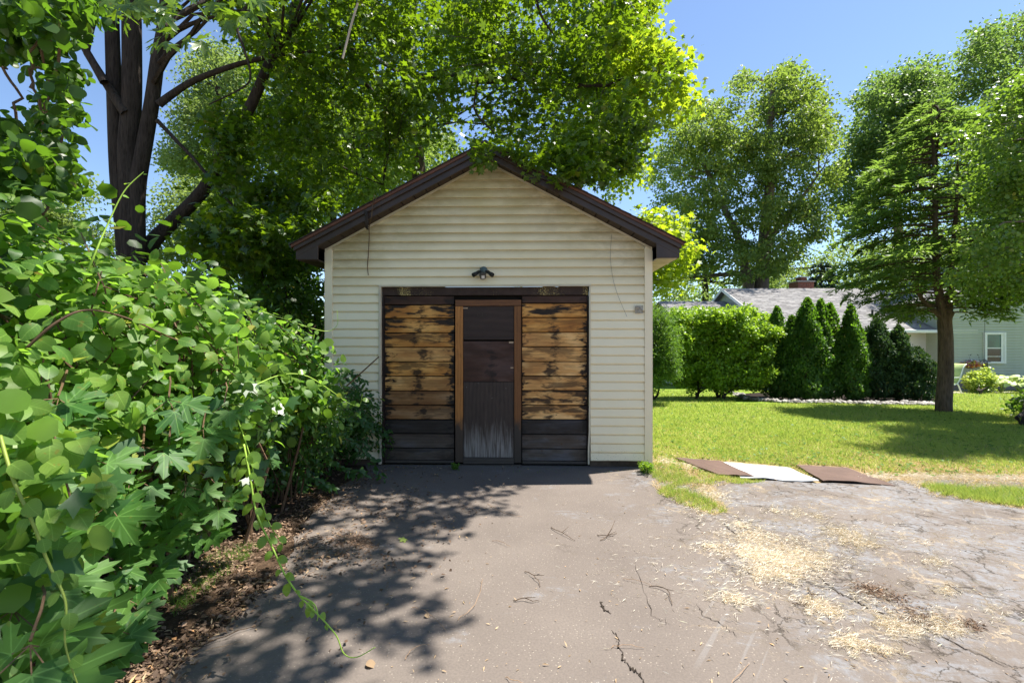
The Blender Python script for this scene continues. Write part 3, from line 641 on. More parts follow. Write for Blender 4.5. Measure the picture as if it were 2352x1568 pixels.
# hanging dead stem with a bundle caught on the fascia
p = lambda u, v, off: on_wall(u, v, off)
cs = [(860,446,-.29),(856,470,-.29),(853,500,-.27),(848,520,-.12),(848,545,-.06),(846,585,-.05),(844,612,-.05),(846,632,-.05)]
mb = MB(); mb.tube(smooth_path([p(*c) for c in cs]), lerp_list([.003, .004, .006, .005, .006, .005], 29), 5)
mb.tube(smooth_path([p(856,466,-.30), p(862,460,-.30), p(866,450,-.30)]), .003, 4)
st = tag(mb.build('dead_vine_stem', M['stem'], None), 'bare dead vine stem dangling from the left roof edge of the garage', 'twig')
mb = MB()
for i in range(9): mb.tube([p(840+random.uniform(-3, 4), 487+random.uniform(-4, 4), -.27-random.random()*.03), p(842+random.uniform(-5, 4), 510, -.28), p(843+random.uniform(-4, 3), 527+random.uniform(-6, 2), -.25)], .007, 5)
tag(mb.build('seed_pod_bundle', M['bark_dark'], None, True), 'dark bundle of dead pods caught on the left fascia of the garage', 'plant debris')
mb = MB(); mb.tube(smooth_path([p(1405,537,-.03), p(1402,590,-.04), p(1408,640,-.04), p(1420,680,-.045), p(1440,727,-.05)]), .0022, 4)
tag(mb.build('loose_wire', M['wire']), 'thin grey wire hanging down the siding at upper right', 'wire')
mb = MB(); n = 7; pts = []
for j in range(n):
    for i in range(n): pts.append(p(1459+i*3.0, 702+j*2.9, -.037-random.random()*.018))
mb.add(pts, [(j*n+i, j*n+i+1, (j+1)*n+i+1, (j+1)*n+i) for j in range(n-1) for i in range(n-1)])
tag(mb.build('tape_scrap', simple('grubby_plastic', (.33,.29,.23), .4, .3, 60)), 'crumpled scrap of grubby plastic tape stuck by the right corner post', 'tape')

# ------------------------------------------------------------------ sheets on the ground
def sheet(name, quad, m, label, dz, curl):
    a, b, c, d = [G(*q) for q in quad]; n = 14; mb = MB(); t = .008
    tp = []
    for j in range(n+1):
        for i in range(n+1):
            q = (a.lerp(b, i/n)).lerp(d.lerp(c, i/n), j/n); z = dz+curl(i/n, j/n)+.002*math.sin(i*1.3+j*.7); tp.append((q.x+random.gauss(0, .002), q.y+random.gauss(0, .003), z))
    N = (n+1)**2; mb.v = tp+[(x, y, z-t) for x, y, z in tp]; I = lambda i, j: j*(n+1)+i
    mb.f = [(I(i,j), I(i+1,j), I(i+1,j+1), I(i,j+1)) for j in range(n) for i in range(n)]+[(I(i,j)+N, I(i,j+1)+N, I(i+1,j+1)+N, I(i+1,j)+N) for j in range(n) for i in range(n)]
    for i in range(n): mb.f += [(I(i,0), I(i,0)+N, I(i+1,0)+N, I(i+1,0)), (I(i,n), I(i+1,n), I(i+1,n)+N, I(i,n)+N), (I(0,i), I(0,i+1), I(0,i+1)+N, I(0,i)+N), (I(n,i), I(n,i)+N, I(n,i+1)+N, I(n,i+1))]
    return tag(mb.build(name, m), label, 'board')
sheet('ground_board', [(1652,1096),(1733,1100),(1655,1064),(1548,1055)], M['panel_brown'], 'flat brown board nearest the garage, left of the white board', .034, lambda a, b: .02*math.sin(a*3)*(1-b)*.4)
sheet('ground_board', [(1702,1101),(1882,1111),(1812,1077),(1662,1064)], M['panel_white'], 'flat white board lying between two brown boards on the lawn edge', .022, lambda a, b: .018*max(0, math.sin(a*9-1))*(1-b)**2)
sheet('ground_board', [(1890,1109),(2056,1118),(1945,1079),(1828,1072)], M['panel_brown'], 'flat brown board farthest from the garage, right of the white board', .030, lambda a, b: .012*math.sin(a*5)*(1-b))

# ------------------------------------------------------------------ neighbour's house
hs = empty('ranch_house', (0, 0, 0), label='long low house with grey shingle roof and brick chimney behind the hedges', cat='house')
YE, ZE, YR, ZR, HX0, HX1 = 20.4, 2.04, 25.5, 4.34, 11.07, 27.0
sl = (ZR-ZE)/(YR-YE)
mb = MB(); mb.add([(HX0, YE, ZE-.02), (HX1, YE, ZE-.02), (HX1, YR, ZR-.02), (HX0, YR, ZR-.02), (HX0, YE, ZE-.12), (HX1, YE, ZE-.12), (HX1, YR, ZR-.12), (HX0, YR, ZR-.12),
    (HX0, 2*YR-YE, ZE-.02), (HX1, 2*YR-YE, ZE-.02), (HX0, 2*YR-YE, ZE-.12), (HX1, 2*YR-YE, ZE-.12)],
    [(0,1,2,3), (7,6,5,4), (4,5,1,0), (3,2,9,8), (10,11,6,7), (8,9,11,10), (0,3,7,4), (3,8,10,7), (1,5,6,2), (2,6,11,9)])
rf = mb.build('roof', M['far_roof'], hs)
# shingles, too many to pick apart, joined
def tabs(x0, x1, y0, zz0, slope, yend, par):
    V = []; T = []; r = 0; step = .135; wd = .30; y = y0
    while y < yend-.02:
        x = x0-(r % 2)*wd*.5-random.random()*.1
        while x < x1:
            a, b = max(x, x0), min(x+wd-.012, x1)
            if b > a:
                t = random.choice((.008, .012, .02)); z = zz0+(y-y0)*slope; z2 = z+step*slope; k = len(V)
                V += [(a, y, z), (b, y, z), (b, y, z+t), (a, y, z+t), (b, y+step, z2+.002), (a, y+step, z2+.002)]
                T += [(k,k+1,k+2), (k,k+2,k+3), (k+3,k+2,k+4), (k+3,k+4,k+5)]
            x += wd
        y += step; r += 1
    return raw_mesh('shingles', np.array(V), np.array(T), M['tab'], par, kind='stuff')
m = MT('shingle_tabs'); M['tab'] = m.finish(m.ramp(m.island(), [(0, (.20,.19,.188)), (.7, (.28,.27,.265)), (1, (.34,.325,.315))]), .95, None, .1)
tabs(HX0, HX1, YE, ZE-.015, sl, YR, hs)
mb = MB(); mb.box((HX0-.03, YE-.10, ZE-.14), (19.6, YE-.005, ZE-.01)); mb.build('gutter', M['white'], hs, bevel=.02)
for (a, b) in (((HX0-.03, YE, ZE), (HX0-.03, YR, ZR)), ((HX0-.03, 2*YR-YE, ZE), (HX0-.03, YR, ZR))):
    mb = MB(); mb.add([(a[0], a[1], a[2]-.16), (a[0], a[1], a[2]+.01), (b[0], b[1], b[2]+.01), (b[0], b[1], b[2]-.16), (a[0]+.025, a[1], a[2]-.16), (a[0]+.025, a[1], a[2]+.01), (b[0]+.025, b[1], b[2]+.01), (b[0]+.025, b[1], b[2]-.16)],
        [(0,1,2,3), (7,6,5,4), (0,4,5,1), (1,5,6,2), (2,6,7,3), (3,7,4,0)]); mb.build('rake_board', M['white'], hs)
mb = MB(); mb.add([(HX0+.3, YE+.6, -.6), (HX0+.3, 2*YR-YE-.6, -.6), (HX0+.3, 2*YR-YE-.6, ZE+.0), (HX0+.3, YR, ZR-.14), (HX0+.3, YE+.6, ZE+.0)], [(0,4,3,2,1)]); mb.build('gable_wall', M['grey_siding'], hs)
for i in range(9):
    z = 2.3+i*.2; d = (ZR-.16-z)/sl
    if d > .1: mb = MB(); mb.box((HX0+.275, YR-d, z), (HX0+.299, YR+d, z+.19)); mb.build('gable_board', M['grey_siding'], hs)
mb = MB(); mb.box((HX0+.24, YR-.5, 2.9), (HX0+.27, YR+.5, 3.5)); mb.build('louvre_vent', M['white'], hs)
mb = MB(); mb.box((HX0+.3, YE+.62, -.55), (18.3, YE+.9, ZE-.02)); mb.build('wall', M['lit_siding'], hs)
me0 = None
for i in range(24):
    z = -.33+i*.1
    mb = MB(); mb.add([(x, yy, zz) for x in (14.4, 18.28) for yy, zz in ((YE+.615, 0), (YE+.595, .003), (YE+.612, .098))], [(0,1,2), (5,4,3), (0,3,4,1), (1,4,5,2)])
    if me0 is None: o = mb.build('siding_board', M['lit_siding'], hs); me0 = o.data
    else: o = bpy.data.objects.new('siding_board', me0); col.objects.link(o); o.parent = hs
    o.location.z = z
mb = MB(); mb.box((15.05, YE+.55, .75), (15.55, YE+.59, 1.75)); wf = mb.build('window', M['white'], hs, bevel=.01); MB().box((15.12, YE+.53, .82), (15.48, YE+.548, 1.68)).build('pane', M['glass'], wf)
# chimney with courses of brick
cx0, cx1, cy0, cy1, cz0, cz1 = 15.75, 16.62, 26.6, 27.5, 3.6, 4.82
cm = MB().box((cx0+.01, cy0+.01, cz0), (cx1-.01, cy1-.01, cz1-.005)).build('chimney', M['mortar'], hs)
bm0 = None; z = 4.0; r = 0
while z < cz1-.02:
    x = cx0-(r % 2)*.11
    while x < cx1-.01:
        a, b = max(x, cx0), min(x+.21, cx1); MB().box((a, cy0-.008, z), (b, cy0+.008, z+.068)).build('brick', M['brick'], cm); x += .222
    MB().box((cx0-.008, cy0+.01, z), (cx0+.008, cy1-.01, z+.068)).build('brick', M['brick'], cm)
    z += .082; r += 1
MB().box((cx0-.05, cy0-.05, cz1), (cx1+.05, cy1+.05, cz1+.06)).build('chimney_cap', M['patio'], cm)
MB().box((cx0+.28, cy0+.2, cz1+.062), (cx1-.28, cy1-.2, cz1+.27)).build('flue', M['brick'], cm)
MB().box((cx0+.22, cy0+.14, cz1+.275), (cx1-.22, cy1-.14, cz1+.315)).build('flue_cap', M['white'], cm, bevel=.01)
vp = G  # roof vent pipe
q = (16.33, YE+1.5, ZE+1.5*sl); mb = MB(); mb.tube([(q[0], q[1], q[2]-.05), (q[0], q[1], q[2]+.26)], .045, 10); mb.tube([(q[0], q[1], q[2]-.0), (q[0], q[1], q[2]+.03)], [.16, .06], 10); mb.build('vent_pipe', M['black_metal'], hs)
# lower wing to the left
WZ, WY, WX0, WX1 = 3.65, 25.5, 7.72, 11.25; wsl = .43; WE = WY-3.9
mb = MB(); mb.add([(WX0, WE, WZ-3.9*wsl), (WX1, WE, WZ-3.9*wsl), (WX1, WY, WZ), (WX0, WY, WZ), (WX0, WE, WZ-3.9*wsl-.1), (WX1, WE, WZ-3.9*wsl-.1), (WX1, WY, WZ-.1), (WX0, WY, WZ-.1), (WX0, WY+3.9, WZ-3.9*wsl), (WX1, WY+3.9, WZ-3.9*wsl)],
    [(0,1,2,3), (7,6,5,4), (4,5,1,0), (3,2,9,8), (0,3,7,4)]); mb.build('wing_roof', M['far_roof'], hs); tabs(WX0, WX1, WE, WZ-3.9*wsl+.004, wsl, WY, hs)
mb = MB(); mb.box((WX0+.3, WE+.5, -.6), (WX1, WE+.7, WZ-3.9*wsl+.1)); mb.build('wing_wall', M['grey_siding'], hs)
mb = MB(); mb.add([(WX0+.3, WE+.5, -.6), (WX0+.3, WY+3.4, -.6), (WX0+.3, WY+3.4, 2.1), (WX0+.3, WY, WZ-.12), (WX0+.3, WE+.5, 2.1)], [(0,4,3,2,1)]); mb.build('wing_gable_wall', M['grey_siding'], hs)
# projecting sage wing with the window
sg = empty('side_wing', (0, 0, 0)); sg.parent = hs
YS, SX0, SX1 = 20.3, 18.0, 31.0
MB().box((SX0, YS+.02, -.52), (SX1, YS+.3, 3.3)).build('wall', M['grey_siding'], sg)
MB().add([(SX0, YS+.02, 3.3), (SX1, YS+.02, 3.3), (24.5, YS+.02, 5.9)], [(0,1,2)]).build('gable', M['grey_siding'], sg)
MB().box((SX0, YS+.31, -.55), (SX0+.25, YE+1.2, 3.1)).build('wall', M['grey_siding'], sg)
MB().box((SX0+.02, YS-.01, -.75), (SX1, YS+.018, -.16)).build('footing', M['mortar'], sg)
MB().box((SX0-.02, YS-.03, -.16), (SX0+.09, YS+.019, 3.3)).build('corner_post', M['white'], sg)
me0 = None
for i in range(30):
    z = -.15+i*.115
    if me0 is None:
        mb = MB(); mb.add([(x, yy, zz) for x in (SX0+.1, SX1) for yy, zz in ((YS+.018, 0), (YS-.022, .004), (YS-.020, .018), (YS+.010, .113))], [(0,1,2,3), (7,6,5,4), (0,4,5,1), (1,5,6,2), (2,6,7,3)])
        o = mb.build('siding_board', M['grey_siding'], sg); me0 = o.data
    else: o = bpy.data.objects.new('siding_board', me0); col.objects.link(o); o.parent = sg
    o.location.z = z
wx0, wx1, wz0, wz1 = 19.78, 20.70, .62, 1.92
wd_ = empty('window', (0, 0, 0)); wd_.parent = hs
mb = MB()
mb.box((wx0, YS-.07, wz0), (wx0+.09, YS-.0, wz1)); mb.box((wx1-.09, YS-.07, wz0), (wx1, YS, wz1)); mb.box((wx0+.092, YS-.07, wz1-.09), (wx1-.092, YS, wz1)); mb.box((wx0+.092, YS-.09, wz0), (wx1-.092, YS, wz0+.08))
mb.build('frame', M['white'], wd_, bevel=.006)
mb = MB(); mb.box((wx0+.094, YS-.055, wz0+.082), (wx0+.135, YS-.024, wz1-.092)); mb.box((wx1-.20, YS-.055, wz0+.082), (wx1-.094, YS-.024, wz1-.092)); mb.box((wx0+.137, YS-.06, 1.24), (wx1-.202, YS-.02, 1.285)); mb.box((wx0+.137, YS-.05, .90), (wx1-.202, YS-.03, .925)); mb.build('sash', M['white'], wd_)
MB().box((wx0+.136, YS-.030, wz0+.083), (wx1-.201, YS-.026, 1.238)).build('pane', M['glass'], wd_); MB().box((wx0+.136, YS-.030, 1.287), (wx1-.201, YS-.026, wz1-.093)).build('pane', simple('green_glass', (.03,.12,.09), .1, .3, 3, .6), wd_)
# roof planes of the side wing, mostly behind the trees
mb = MB(); mb.add([(SX0-.5, YS-.4, 3.22), (24.5, YS-.4, 5.98), (SX1+.5, YS-.4, 3.22), (SX0-.5, 27, 3.22), (24.5, 27, 5.98), (SX1+.5, 27, 3.22), (SX0-.5, YS-.4, 3.1), (24.5, YS-.4, 5.86), (SX1+.5, YS-.4, 3.1)], [(0,3,4,1), (1,4,5,2), (0,1,7,6), (1,2,8,7)]); mb.build('side_roof', M['far_roof'], sg)
mb = MB(); mb.tube(smooth_path([(18.35, YE-.1, 1.93), (18.12, YE-.28, 1.85), (18.05, YE-.33, 1.6), (18.1, YE-.3, 1.42), (18.3, YE-.25, 1.3)]), .10, 8); mb.build('downspout', M['white'], hs, True)

# ------------------------------------------------------------------ patio, chair, pipe
ground_sheet('patio', [(10.5, 18.2), (18.6, 18.1), (20.0, 19.2), (20.0, 20.25), (10.5, 20.9)], .012, M['patio'])
ground_sheet('planting_bed', [(19.4, 18.5), (21, 18.0), (25, 17.9), (30, 18), (30, 20.27), (19.4, 20.27)], .008, M['mulch'])
g1 = [G(u, v) for u, v in ((1690,905),(1720,917),(1800,924),(1900,925),(2000,928),(2090,929),(2140,930))]
ground_sheet('planting_bed', [(p_.x, p_.y-.05) for p_ in g1]+[(G(2150,915).x, G(2150,915).y), (G(2120,903).x, G(2120,903).y), (G(1790,898).x, G(1790,898).y)], .008, M['mulch'])
cz_ = gz(0, 18.7)
ch_ = empty('patio_chair', (16.62, 18.5, cz_), R(-82), label='pale reclining patio chair partly hidden behind the trunk', cat='chair')
mb = MB()
fr = M['white']
for s in (-.28, .28):
    mb = MB(); mb.tube(smooth_path([(s, -.35, .40), (s, .15, .38), (s, .40, .95), (s, .55, 1.12)]), .022, 6); mb.build('side_frame', fr, ch_, True)
    for a, b in (((s, -.32, .4), (s, -.38, .0)), ((s, .16, .40), (s, .35, .0))): mb = MB(); mb.tube([a, b], .022, 6); mb.build('leg', fr, ch_)
    mb = MB(); mb.box((s-.035, -.34, .60), (s+.035, .24, .625)); mb.build('armrest', fr, ch_); 
mb = MB(); pth = smooth_path([(0, -.34, .41), (0, .14, .39), (0, .38, .93), (0, .54, 1.13)])
mb.add([(x, q_.y, q_.z+.0) for q_ in pth for x in (-.27, .27)], [(2*i, 2*i+1, 2*i+3, 2*i+2) for i in range(len(pth)-1)]); o = mb.build('sling_seat', simple('lime_sling', (.45,.55,.22), .7), ch_, True); sm = o.modifiers.new('s', 'SOLIDIFY'); sm.thickness = .02
c2 = empty('plastic_chair', (15.75, 18.4, gz(0, 18.4)), R(20), label='cream garden chair at the patio edge, left of the lawn trunk', cat='chair')
for sx in (-.24, .24):
    for sy in (-.22, .24): MB().tube([(sx*.9, sy*.9, .40), (sx*1.1, sy*1.15, 0)], [.02, .035], 6).build('leg', M['white'], c2)
    MB().box((sx-.03, -.24, .60), (sx+.03, .24, .63)).build('armrest', M['white'], c2)
MB().box((-.24, -.24, .40), (.24, .24, .43)).build('seat', simple('cream_plastic', (.62,.60,.42), .5), c2, bevel=.01); MB().add([(-.24, .22, .43), (.24, .22, .43), (.22, .36, .85), (-.22, .36, .85), (-.24, .25, .43), (.24, .25, .43), (.22, .39, .85), (-.22, .39, .85)], [(0,1,2,3), (7,6,5,4), (0,4,5,1), (2,6,7,3), (1,5,6,2), (0,3,7,4)]).build('backrest', M['white'], c2)
mb = MB(); a = G(2178, 888, .05); b = G(2205, 893, .05); mb.tube([a, b], .055, 10); tag(mb.build('drain_pipe', M['patio']), 'short pale drain pipe lying by the sage house wall', 'pipe')
# shepherd hook, hanging basket, lantern feeder
hk = G(2249, 896); Yh = hk.y
mb = MB(); top = W(2249, 822, Yh)
mb.tube(smooth_path([hk, (hk.x, Yh, hk.z+.9), W(2249, 826, Yh), W(2246, 815, Yh), W(2238, 811, Yh), W(2230, 814, Yh), W(2227, 819, Yh), W(2225, 815, Yh)]), .014, 6)
tag(mb.build('shepherd_hook', M['black_metal'], None, True), 'black shepherd hook holding the flower basket over the lime bush', 'plant hook')
bc = W(2227, 838, Yh); bk = empty('flower_basket', (bc.x, bc.y, bc.z), label='hanging basket of pink, yellow and orange flowers by the house window', cat='flower basket')
mb = MB(); mb.tube([(0,0,-.14), (0,0,-.10), (0,0,0)], [.08, .18, .24], 12); mb.build('basket', simple('coir', (.35,.14,.06), .9, .3, 20), bk)
for a in range(3): mb = MB(); mb.tube([(.22*math.cos(a*2.1), .22*math.sin(a*2.1), 0), (0, 0, .34)], .004, 4); mb.build('hanger', M['black_metal'], bk)
P_ = norm(randn(260))*np.array([.40, .3, .13])*rng.random((260, 1))**.4+np.array([0, 0, .06])
foliage('foliage', ROUND_LO, P_, randn(260)+[0, -.5, 1], randn(260), np.full(260, .06), M['lime_bush'], bk)
for nm, c_, ofs in (('pink_flower', (.75,.25,.35), (-.15, .08)), ('yellow_flower', (.80,.65,.10), (-.05, .06)), ('orange_flower', (.85,.20,.05), (.12, .04)), ('white_flower', (.8,.75,.7), (.1, .12))):
    P_ = norm(randn(70))*np.array([.36, .3, .12])*rng.random((70, 1))**.3+np.array([ofs[0], -.16, ofs[1]])
    foliage(nm, ROUND_LO, P_, randn(70)*.5+[0, -.25, 1], randn(70), np.full(70, .075), leaf_mat(nm+'_petal', c_, c_, c_, .4, .6, .2), bk, 'stuff')
lf = W(2262, 838, Yh-.3); ln = empty('bird_feeder', (lf.x, lf.y, lf.z-.1), label='black lantern shaped bird feeder hanging on a long wire from the tree', cat='bird feeder')
mb = MB(); mb.tube([(0,0,.22), (0,0,.30), (0,0,.34)], [.20, .07, .01], 4); mb.build('roof', M['wire'], ln)
for a in range(4): q_ = a*math.pi/2; mb = MB(); mb.tube([(.11*math.cos(q_), .11*math.sin(q_), 0), (.11*math.cos(q_), .11*math.sin(q_), .22)], .012, 4); mb.build('post', M['black_metal'], ln)
mb = MB(); mb.tube([(0,0,-.02), (0,0,.0)], .17, 4); mb.build('tray', M['black_metal'], ln)
mb = MB(); mb.tube([(0,0,.0), (0,0,.20)], .07, 8); mb.build('seed_tube', M['glass'], ln)
mb = MB(); mb.tube([(0,0,.34), (0,0,2.6)], .007, 4); mb.build('hanging_wire', M['black_metal'], ln)

# ------------------------------------------------------------------ trees
def path(pts, Y, n=4):
    return smooth_path([W(u, v, Y if not hasattr(Y, '__len__') else Y[i]) for i, (u, v) in enumerate(pts)], n)
def lit_zone(P):
    """the driveway and lawn in front of and beside the garage stay in the sun: nothing of a crown hangs over them towards the sun"""
    xs = P[:, 0]-.43*P[:, 2]; ys = P[:, 1]-.15*P[:, 2]
    b = np.where(ys < 4.25, -.42+.13*np.sin(ys*5.3)+.06*np.sin(ys*17), np.where(ys < 5.5, .02+.1*np.sin(ys*9), .3))
    a = (ys < 5.95) & (xs > b)
    return a | ((ys >= 5.4) & (ys < 9.5) & (xs > 2.0) & (xs < 5.2))
def crown(name, parent, clumps, n, size, tm, m, twig=.22, per=14, up=.8, nr=.55, big=0, big_tm=None, big_m=None, reject=True, kind=None, flat=.55, lim=None, hang=-.6):
    P, d, ti = clump_leaves(clumps, n, twig, per, flat)
    if reject:
        k = ~lit_zone(P); P, d, ti = P[k], d[k], ti[k]
        k = (P[:, 0]-.43*P[:, 2] > -1.85+.2*np.sin(P[:, 1]*3.1)) | (P[:, 2] < 3.6) | (P[:, 1] > 6.8) | (np.sin(ti*12.9898)*43758.5453 % 1 < .10); P, d, ti = P[k], d[k], ti[k]
    if lim is not None: k = lim(P); P, d = P[k], d[k]
    N = randn(len(P))*nr+np.array([0, 0, up])+d*.35; tip = randn(len(P))*.7+d*.6+np.array([0, 0, hang]); s = size*rng.uniform(.65, 1.2, len(P))
    if big:
        k = split_big(P, s, big); leaf_objects('leaf', big_tm, P[k], N[k], tip[k], s[k], big_m, parent); P, N, tip, s = P[~k], N[~k], tip[~k], s[~k]
    return foliage(name, tm, P, N, tip, s, m, parent, kind)

# 1 three-stemmed tree at the left
t1 = empty('three_stem_tree', (-6.0, 7.5, 0), label='tall dark three stemmed tree rising behind the vine thicket at left', cat='tree')
t1.location = (0, 0, 0)
YT = 7.5
stems = [([(255,-120),(257,40),(262,200),(270,400),(285,560),(300,900)], .088, .115), ([(300,-120),(303,100),(302,235),(294,350),(300,480),(310,900)], .125, .145), ([(392,-120),(376,58),(362,137),(349,234),(332,332),(316,430),(314,547),(318,900)], .08, .125)]
for pts, r0, r1 in stems:
    mb = MB(); pp = path(pts, YT); mb.tube(pp, lerp_list([r0, r1], len(pp)), 14, False); mb.build('trunk', M['bark_dark'], t1, True)
br = [([(365,240),(400,214),(449,184),(547,148),(641,127),(720,118)], .06, .022, 7.4), ([(361,277),(400,318),(457,379),(555,500),(633,601)], .032, .012, 7.0), ([(290,262),(273,238),(250,200),(234,176),(210,138),(199,121)], .075, .05, 7.4),
      ([(240,190),(200,120),(170,70),(150,20)], .06, .035, 7.2), ([(199,125),(214,60),(240,0)], .035, .02, 7.2), ([(330,600),(351,555),(390,516),(469,434),(535,320),(582,230),(625,129),(680,8),(720,-100)], .125, .055, 7.8),
      ([(575,0),(545,60),(560,110),(575,170),(560,200),(480,240)], .022, .008, 6.5)]
for pts, r0, r1, Y in br:
    mb = MB(); pp = path(pts, Y); mb.tube(pp, lerp_list([r0, r1], len(pp)), 9, False); mb.build('branch', M['bark_dark'], t1, True)
cl1 = fill([(420,-160),(700,-160),(700,60),(590,90),(500,70),(400,60)], 14, 5.6, 8, .5)+[(-4.5+random.uniform(-2.5, 2.0), random.uniform(6.5, 9.5), random.uniform(8.0, 11), 1.0, 1.0, .8) for _ in range(26)]
cl1o = []
for _ in range(125): yy = random.uniform(1.2, 6.6); cl1o.append((random.uniform(-4.2, 2.6), yy, random.uniform(max(5.2, 2.25+.72*yy), 8.0), .42, .42, .3))      # the crown's underside climbs away from the drive
cl1b = fill([(455,250),(560,230),(590,300),(560,420),(500,470),(450,400)], 16, 6.6, 7.4, .26, .8)+fill([(400,470),(560,460),(720,540),(700,640),(560,640),(420,560)], 26, 6.4, 8, .3, .7)
mb = MB(); limbs(mb, [Vector(q) for q in path([(340,234),(371,58),(384,-120)], YT)], cl1, .05, rn=5); limbs(mb, [W(641,127,7.4), W(680,8,7.8)], random.sample(cl1o, 6), .02)
mb.build('limbs', M['bark_dark'], t1, kind='stuff')
crown('crown', t1, cl1, 9000, .085, MAPLE_LO, M['maple']); crown('foliage', t1, cl1b, 3800, .09, MAPLE_LO, M['maple'], twig=.17, per=9)
crown('crown', t1, cl1o, 12500, .10, MAPLE_LO, M['maple'], twig=.22)
# the low bough with big leaves close to the camera
mb = MB(); pp = smooth_path([W(640,-160,3.4), W(520,-30,3.0), W(430,20,2.8), W(380,60,2.7)]); mb.tube(pp, .008, 5); mb.build('branch', M['bark_dark'], t1)
nb = []
for (u, v, r) in ((455,100,14),(385,50,26),(340,20,20),(430,10,30),(500,20,24),(540,45,20),(300,0,24),(590,5,20),(370,100,12),(280,30,16)):
    for _ in range(int(r/2.6)): nb.append(W(u+random.gauss(0, r), v+random.gauss(0, r*.6), random.uniform(2.5, 3.1)))
nb = np.array([tuple(q) for q in nb]); leaf_objects('leaf', MAPLE, nb, randn(len(nb))*.5+[0, -.6, .7], randn(len(nb))*.5+[.1, 0, -1], rng.uniform(.06, .10, len(nb)), M['maple_big'], t1)

# 2 big maple behind and above the garage
t2 = empty('maple_tree', (0, 0, 0), label='big spreading maple with bright green leaves overhanging the garage roof', cat='tree')
mb = MB(); pp = path([(955,-140),(940,60),(935,180),(952,300),(962,391),(968,600),(968,910)], [12.5]*7); mb.tube(pp, lerp_list([.16, .15, .22], len(pp)), 12, False); mb.build('trunk', M['bark_brown'], t2, True)
for pts, r0, r1, Y in [([(935,180),(895,154),(830,120),(780,110)], .05, .02, [12.4, 10, 8.5, 7.5]), ([(938,178),(1040,176),(1120,186),(1200,179),(1280,194),(1400,196),(1500,178)], .085, .012, [12.4, 10, 8.6, 8, 7.6, 7.2, 7]),
      ([(1225,-40),(1240,30),(1272,80)], .03, .01, [7, 7, 7]), ([(770,60),(850,90),(935,120)], .03, .012, [8, 8, 8]), ([(1100,182),(1090,250),(1130,300),(1180,345)], .022, .008, [8.2, 7.5, 6.8, 6.2]),
      ([(850,300),(900,330),(955,350)], .03, .02, [11, 11.6, 12.4]), ([(760,370),(820,400),(880,425)], .02, .01, [9, 9, 9]), ([(1400,190),(1500,160),(1565,110)], .02, .006, [7.2, 7, 6.8]), ([(958,320),(880,240),(820,160),(800,60)], .07, .03, [12.4, 11, 10, 9.5])]:
    mb = MB(); pp = path(pts, Y); mb.tube(pp, lerp_list([r0, r1], len(pp)), 8, False); mb.build('branch', M['bark_dark'], t2, True)
mb = MB(); mb.tube(path([(822,8),(806,60),(787,135)], 5.4), .012, 5); mb.build('dead_stick', simple('bleached_stick', (.42,.36,.30), .8), t2)
polyM = [(540,-90),(1490,-90),(1530,20),(1500,90),(1560,120),(1600,170),(1610,240),(1560,290),(1490,330),(1440,400),(1380,440),(1250,420),(1130,345),(1000,380),(760,500),(640,560),(520,600),(430,560),(470,420),(540,330),(560,200),(500,60)]
poly_front = [(560,-90),(1470,-90),(1470,60),(1500,120),(1590,130),(1605,235),(1540,300),(1400,360),(1260,370),(1130,330),(1060,330),(900,350),(740,460),(660,500),(600,380),(600,200),(530,60)]
clf = fill(poly_front, 105, 5.9, 8.2, .36, .6); clm = fill(polyM, 120, 7.5, 10.5, .55, .7); cld = fill(polyM, 120, 10.5, 14.5, .85, .8)
bough = []
for (u, v, Y, r) in ((1085,345,5.5,.16),(1110,372,5.5,.10),(1180,340,5.5,.2),(1230,385,5.5,.14),(1270,410,5.45,.12),(1320,390,5.5,.2),(1370,400,5.6,.18),(1290,360,5.6,.25),(1340,330,5.8,.3),(1420,370,6.2,.3),(1450,330,6.4,.3),(1140,345,5.45,.16),(1210,368,5.45,.12),(1060,350,5.5,.14),(1300,400,5.45,.13),(700,520,6.2,.2),(740,470,6.4,.25),(650,560,6.6,.2)):
    c = W(u, v, Y); bough.append((c.x, c.y, c.z, r, r*.8, r*.7))
over = [(random.uniform(-3.0, 3.2), random.uniform(5.2, 9.0), random.uniform(6.5, 8.5), .7, .7, .5) for _ in range(36)]
mb = MB(); limbs(mb, [q for pts, Y in (([(938,178),(1040,176),(1120,186),(1200,179),(1280,194),(1400,196),(1500,178)], [12.4, 10, 8.6, 8, 7.6, 7.2, 7]), ([(770,60),(850,90),(935,120)], 8), ([(760,370),(820,400),(880,425)], 9), ([(935,180),(880,240),(820,160),(800,60)], 9.5)) for q in path(pts, Y)[4:]], random.sample(clf, 40), .013, wob=.2); mb.build('limbs', M['bark_dark'], t2, kind='stuff')
mb = MB(); limbs(mb, [W(940,60,12.5), W(952,300,12.5), W(935,180,12.5)], random.sample(cld, 22), .03, wob=.3); mb.build('limbs', M['bark_dark'], t2, kind='stuff')
crown('foliage', t2, bough, 2100, .072, MAPLE_LO, M['maple'], twig=.09, per=8, kind='stuff', nr=.5)
M['yellow'] = leaf_mat('sunlit_maple', (.07,.13,.01), (.15,.21,.015), (.42,.55,.02), .52, .38, .4)  # maple leaves yellowed and brightened: sunlight on the crowns painted into the colour
ctip = fill([(1380,70),(1500,90),(1590,110),(1615,220),(1540,300),(1440,330),(1400,200)], 60, 6.6, 7.6, .13, .7)
crown('foliage', t2, ctip, 1900, .08, MAPLE_LO, M['yellow'], twig=.2, per=7, kind='stuff')
crown('crown', t2, clf, 9500, .078, MAPLE_LO, M['maple'], twig=.18, big=300, big_tm=MAPLE, big_m=M['maple_big'], kind='stuff')
